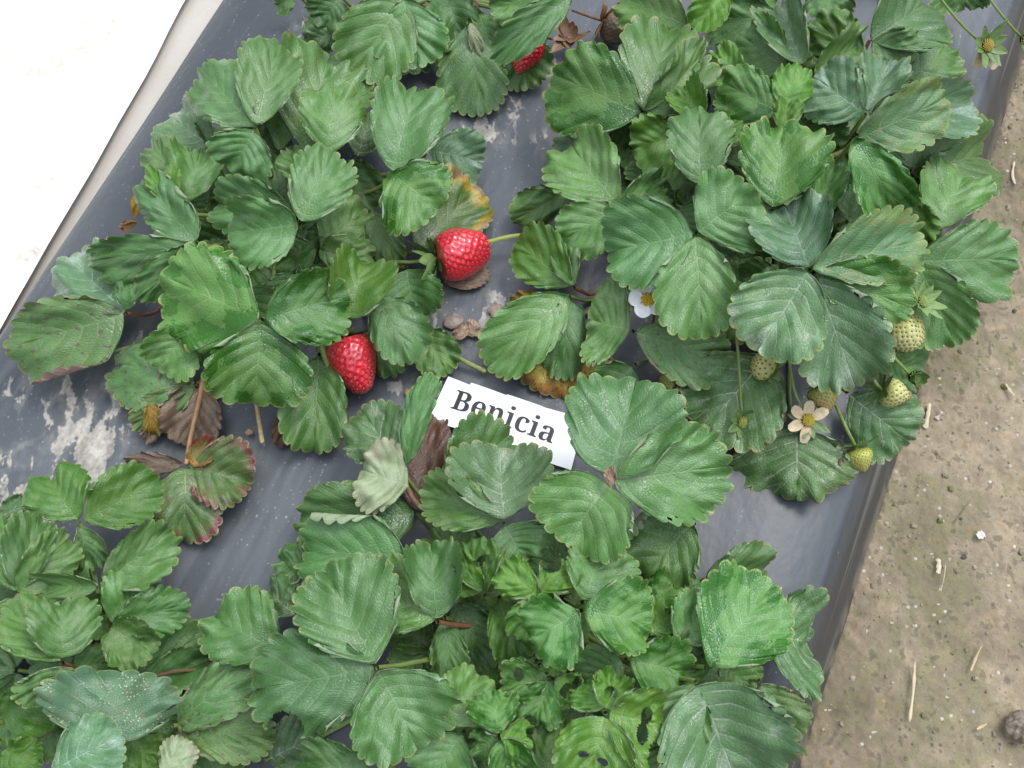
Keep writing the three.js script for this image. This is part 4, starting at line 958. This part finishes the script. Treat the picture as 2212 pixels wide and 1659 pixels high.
// ---------------------------------------------------------------- the name card
{
  const H = 0.006, O = at(970.6, 881, H), X1 = at(1194, 958, H), ex = X1.clone().sub(O), TW = ex.length(); ex.normalize(); const ey = v3(ex.z, 0, -ex.x); if (ey.z > 0) ey.negate();
  const loc = (x, y) => { const d = at(x, y, H).sub(O); return [d.dot(ex), d.dot(ey)]; };
  const topE = [[968, 812], [1015, 833], [1018, 829], [1093, 857], [1097, 856], [1170, 879], [1174, 881], [1236, 896], [1262, 904]].map((q) => loc(...q)), bot = [[925, 905], [985, 926], [1060, 953], [1150, 986], [1196, 1002], [1234, 1014]].map((q) => loc(...q));
  const along = (e, t) => { const k = t * (e.length - 1), i = Math.min(e.length - 2, Math.floor(k)), f = k - i; return [lerp(e[i][0], e[i + 1][0], f), lerp(e[i][1], e[i + 1][1], f)]; };
  const x0 = bot[0][0] - .002, x1 = topE[topE.length - 1][0] + .004, y0 = bot[5][1] - .012, y1 = topE[0][1] + .012, PW = 2048, PH = 768;
  const cv = document.createElement('canvas'); cv.width = PW; cv.height = PH; const cx = cv.getContext('2d');
  cx.fillStyle = '#ecebe8'; cx.fillRect(0, 0, PW, PH); const sx = PW / (x1 - x0), sy = PH / (y1 - y0);
  cx.save(); cx.translate((0 - x0) * sx, (y1 - 0) * sy); cx.font = 'bold 400px serif'; const k = TW / cx.measureText('Benicia').width; cx.scale(k * sx, k * sy); cx.fillStyle = '#191a1f'; cx.fillText('Benicia', 0, 0); cx.restore();
  const t = new THREE.CanvasTexture(cv); t.colorSpace = THREE.SRGBColorSpace;
  const g = grid(96, 14, (a, b) => { const A = along(bot, a), B = along(topE, a), x = lerp(A[0], B[0], b), y = lerp(A[1], B[1], b); const q = O.clone().addScaledVector(ex, x).addScaledVector(ey, y); q.y += 0.0015 * Math.sin(x * 50) + 0.0025 * b * b * Math.sin(a * 3); return q; }, (a, b, q) => { const d = q.clone().sub(O); return [(d.dot(ex) - x0) / (x1 - x0), (d.dot(ey) - y0) / (y1 - y0)]; });
  g.translate(-O.x, -O.y, -O.z);
  tag(mesh('name_card', g, std({ map: t, roughness: 0.55, name: 'printed paper' })), 'white paper strip with bold black printed name, partly under leaves', 'name card').position.copy(O);
}

// ---------------------------------------------------------------- litter on the soil
{
  const R = rng(991), base = [0, 1, 2].map((s) => { const g = new THREE.IcosahedronGeometry(1, 1), p = g.attributes.position; for (let i = 0; i < p.count; i++) { const q = v3().fromBufferAttribute(p, i), k = 0.7 + 0.6 * hash2(Math.round(q.x * 50), Math.round(q.z * 50 + q.y * 70), s); p.setXYZ(i, q.x * k, q.y * k * 0.6, q.z * k * 0.8); } g.computeVertexNormals(); return g; });
  const mat = std({ roughness: 0.9, name: 'grit' });
  for (const b of base) {
    const n = 1000, m = shade(new THREE.InstancedMesh(b, mat, n)), M = new THREE.Matrix4(), Q = new THREE.Quaternion(), c = new THREE.Color();
    for (let i = 0; i < n; i++) {
      const s = R() * 1.1 - 0.55, cc = cR + 0.002 + Math.pow(R(), 1.1) * 0.42, p = place(s, cc, SOIL), r = 0.0003 + 0.0026 * Math.pow(R(), 7) + 0.0004 * R(), x = p.x, z = p.z;
      p.y = SOIL + 0.010 * (fbm(x * 14, z * 14, 201, 4) - 0.5) + 0.004 * (fbm(x * 70, z * 70, 205, 3) - 0.5) + r * 0.2;
      M.compose(p, Q.setFromEuler(new THREE.Euler(R() * .6, R() * 6, R() * .6)), v3(r, r, r)); m.setMatrixAt(i, M);
      const t = R(), q = t < .68 ? mix([0.18, 0.145, 0.10], [0.34, 0.28, 0.20], R()) : t < .76 ? [0.38, 0.33, 0.26] : t < .80 ? [0.09, 0.08, 0.07] : t < .82 ? [0.30, 0.15, 0.07] : [0.16, 0.16, 0.06]; m.setColorAt(i, c.setRGB(...q));
    }
    m.name = numbered('grit'); scene.add(m); tag(m, 'loose grit and soil crumbs scattered over the bare ground', 'grit', null, 'stuff');
  }
}
function straw(label, pts, w, c = [0.55, 0.46, 0.30]) {
  const P = pts.map((s) => at(...s.split(' ').map(Number), SOIL + .004)), cv = new THREE.CatmullRomCurve3(P), o = P[0].clone(), seed = leafSeed++;
  const g = grid(6, 16, (x, t) => { const q = cv.getPointAt(t), d = cv.getTangentAt(t), s = v3(d.z, 0, -d.x).normalize(), k = (x - .5) * 2, wd = w / 2 * 0.72 * (0.45 + 0.8 * vn(t * 7, 2, seed)) * (t < .02 || t > .98 ? .3 : 1); return q.addScaledVector(s, wd * k).add(v3(0, 0.0005 * (1 - k * k) + 0.0018 * vn(t * 4, 3, seed), 0)); });
  paint(g, (p, i) => c.map((z) => z * (0.7 + 0.5 * vn(Math.floor(i / 7) * .2, (i % 7) * 1.7, seed)))); tag(mesh('straw', g.translate(-o.x, -o.y, -o.z), stalkMat), label, 'straw').position.copy(o);
}
straw('short flat cream straw lying near the bed edge, upper right ground', ['2007 872', '2003 900', '1998 926'], .006);
straw('long thin pale straw curving down the lower right ground', ['1975 1430', '1973 1480', '1969 1520', '1964 1560'], .0036);
straw('short wide pale straw piece in the middle of the ground', ['2026 1206', '2028 1222', '2025 1240'], .0052);
straw('hair-thin straw below the short wide piece', ['2041 1220', '2038 1250', '2031 1278'], .0014);
straw('fraying tan straw pointing up right on the lower ground', ['2096 1450', '2108 1420', '2120 1394'], .0034, [0.5, 0.36, 0.2]);
straw('tan straw piece close to the lower right clod', ['2108 1576', '2130 1564'], .0036, [0.5, 0.36, 0.2]);
straw('forked pale straw beside the far upper right edge of the bed', ['2190 350', '2187 378', '2192 400'], .004);
straw('thin dark straw leaning among grit on the middle right ground', ['2060 1130', '2075 1110', '2092 1084'], .0012, [0.2, 0.15, 0.1]);
straw('pale cream chip on the ground beside the outer right leaf', ['2140 636', '2155 630'], .006, [0.6, 0.5, 0.42]);
straw('broken pale straw near the right frame edge, middle height', ['2170 830', '2190 856'], .003);
straw('white chip on the lower ground above the clod', ['2110 1160', '2126 1152'], .008, [0.62, 0.58, 0.52]);
straw('pinkish chip below the bed edge berries on the ground', ['2022 905', '2034 890'], .005, [0.5, 0.4, 0.34]);
renderer.render(scene, camera);
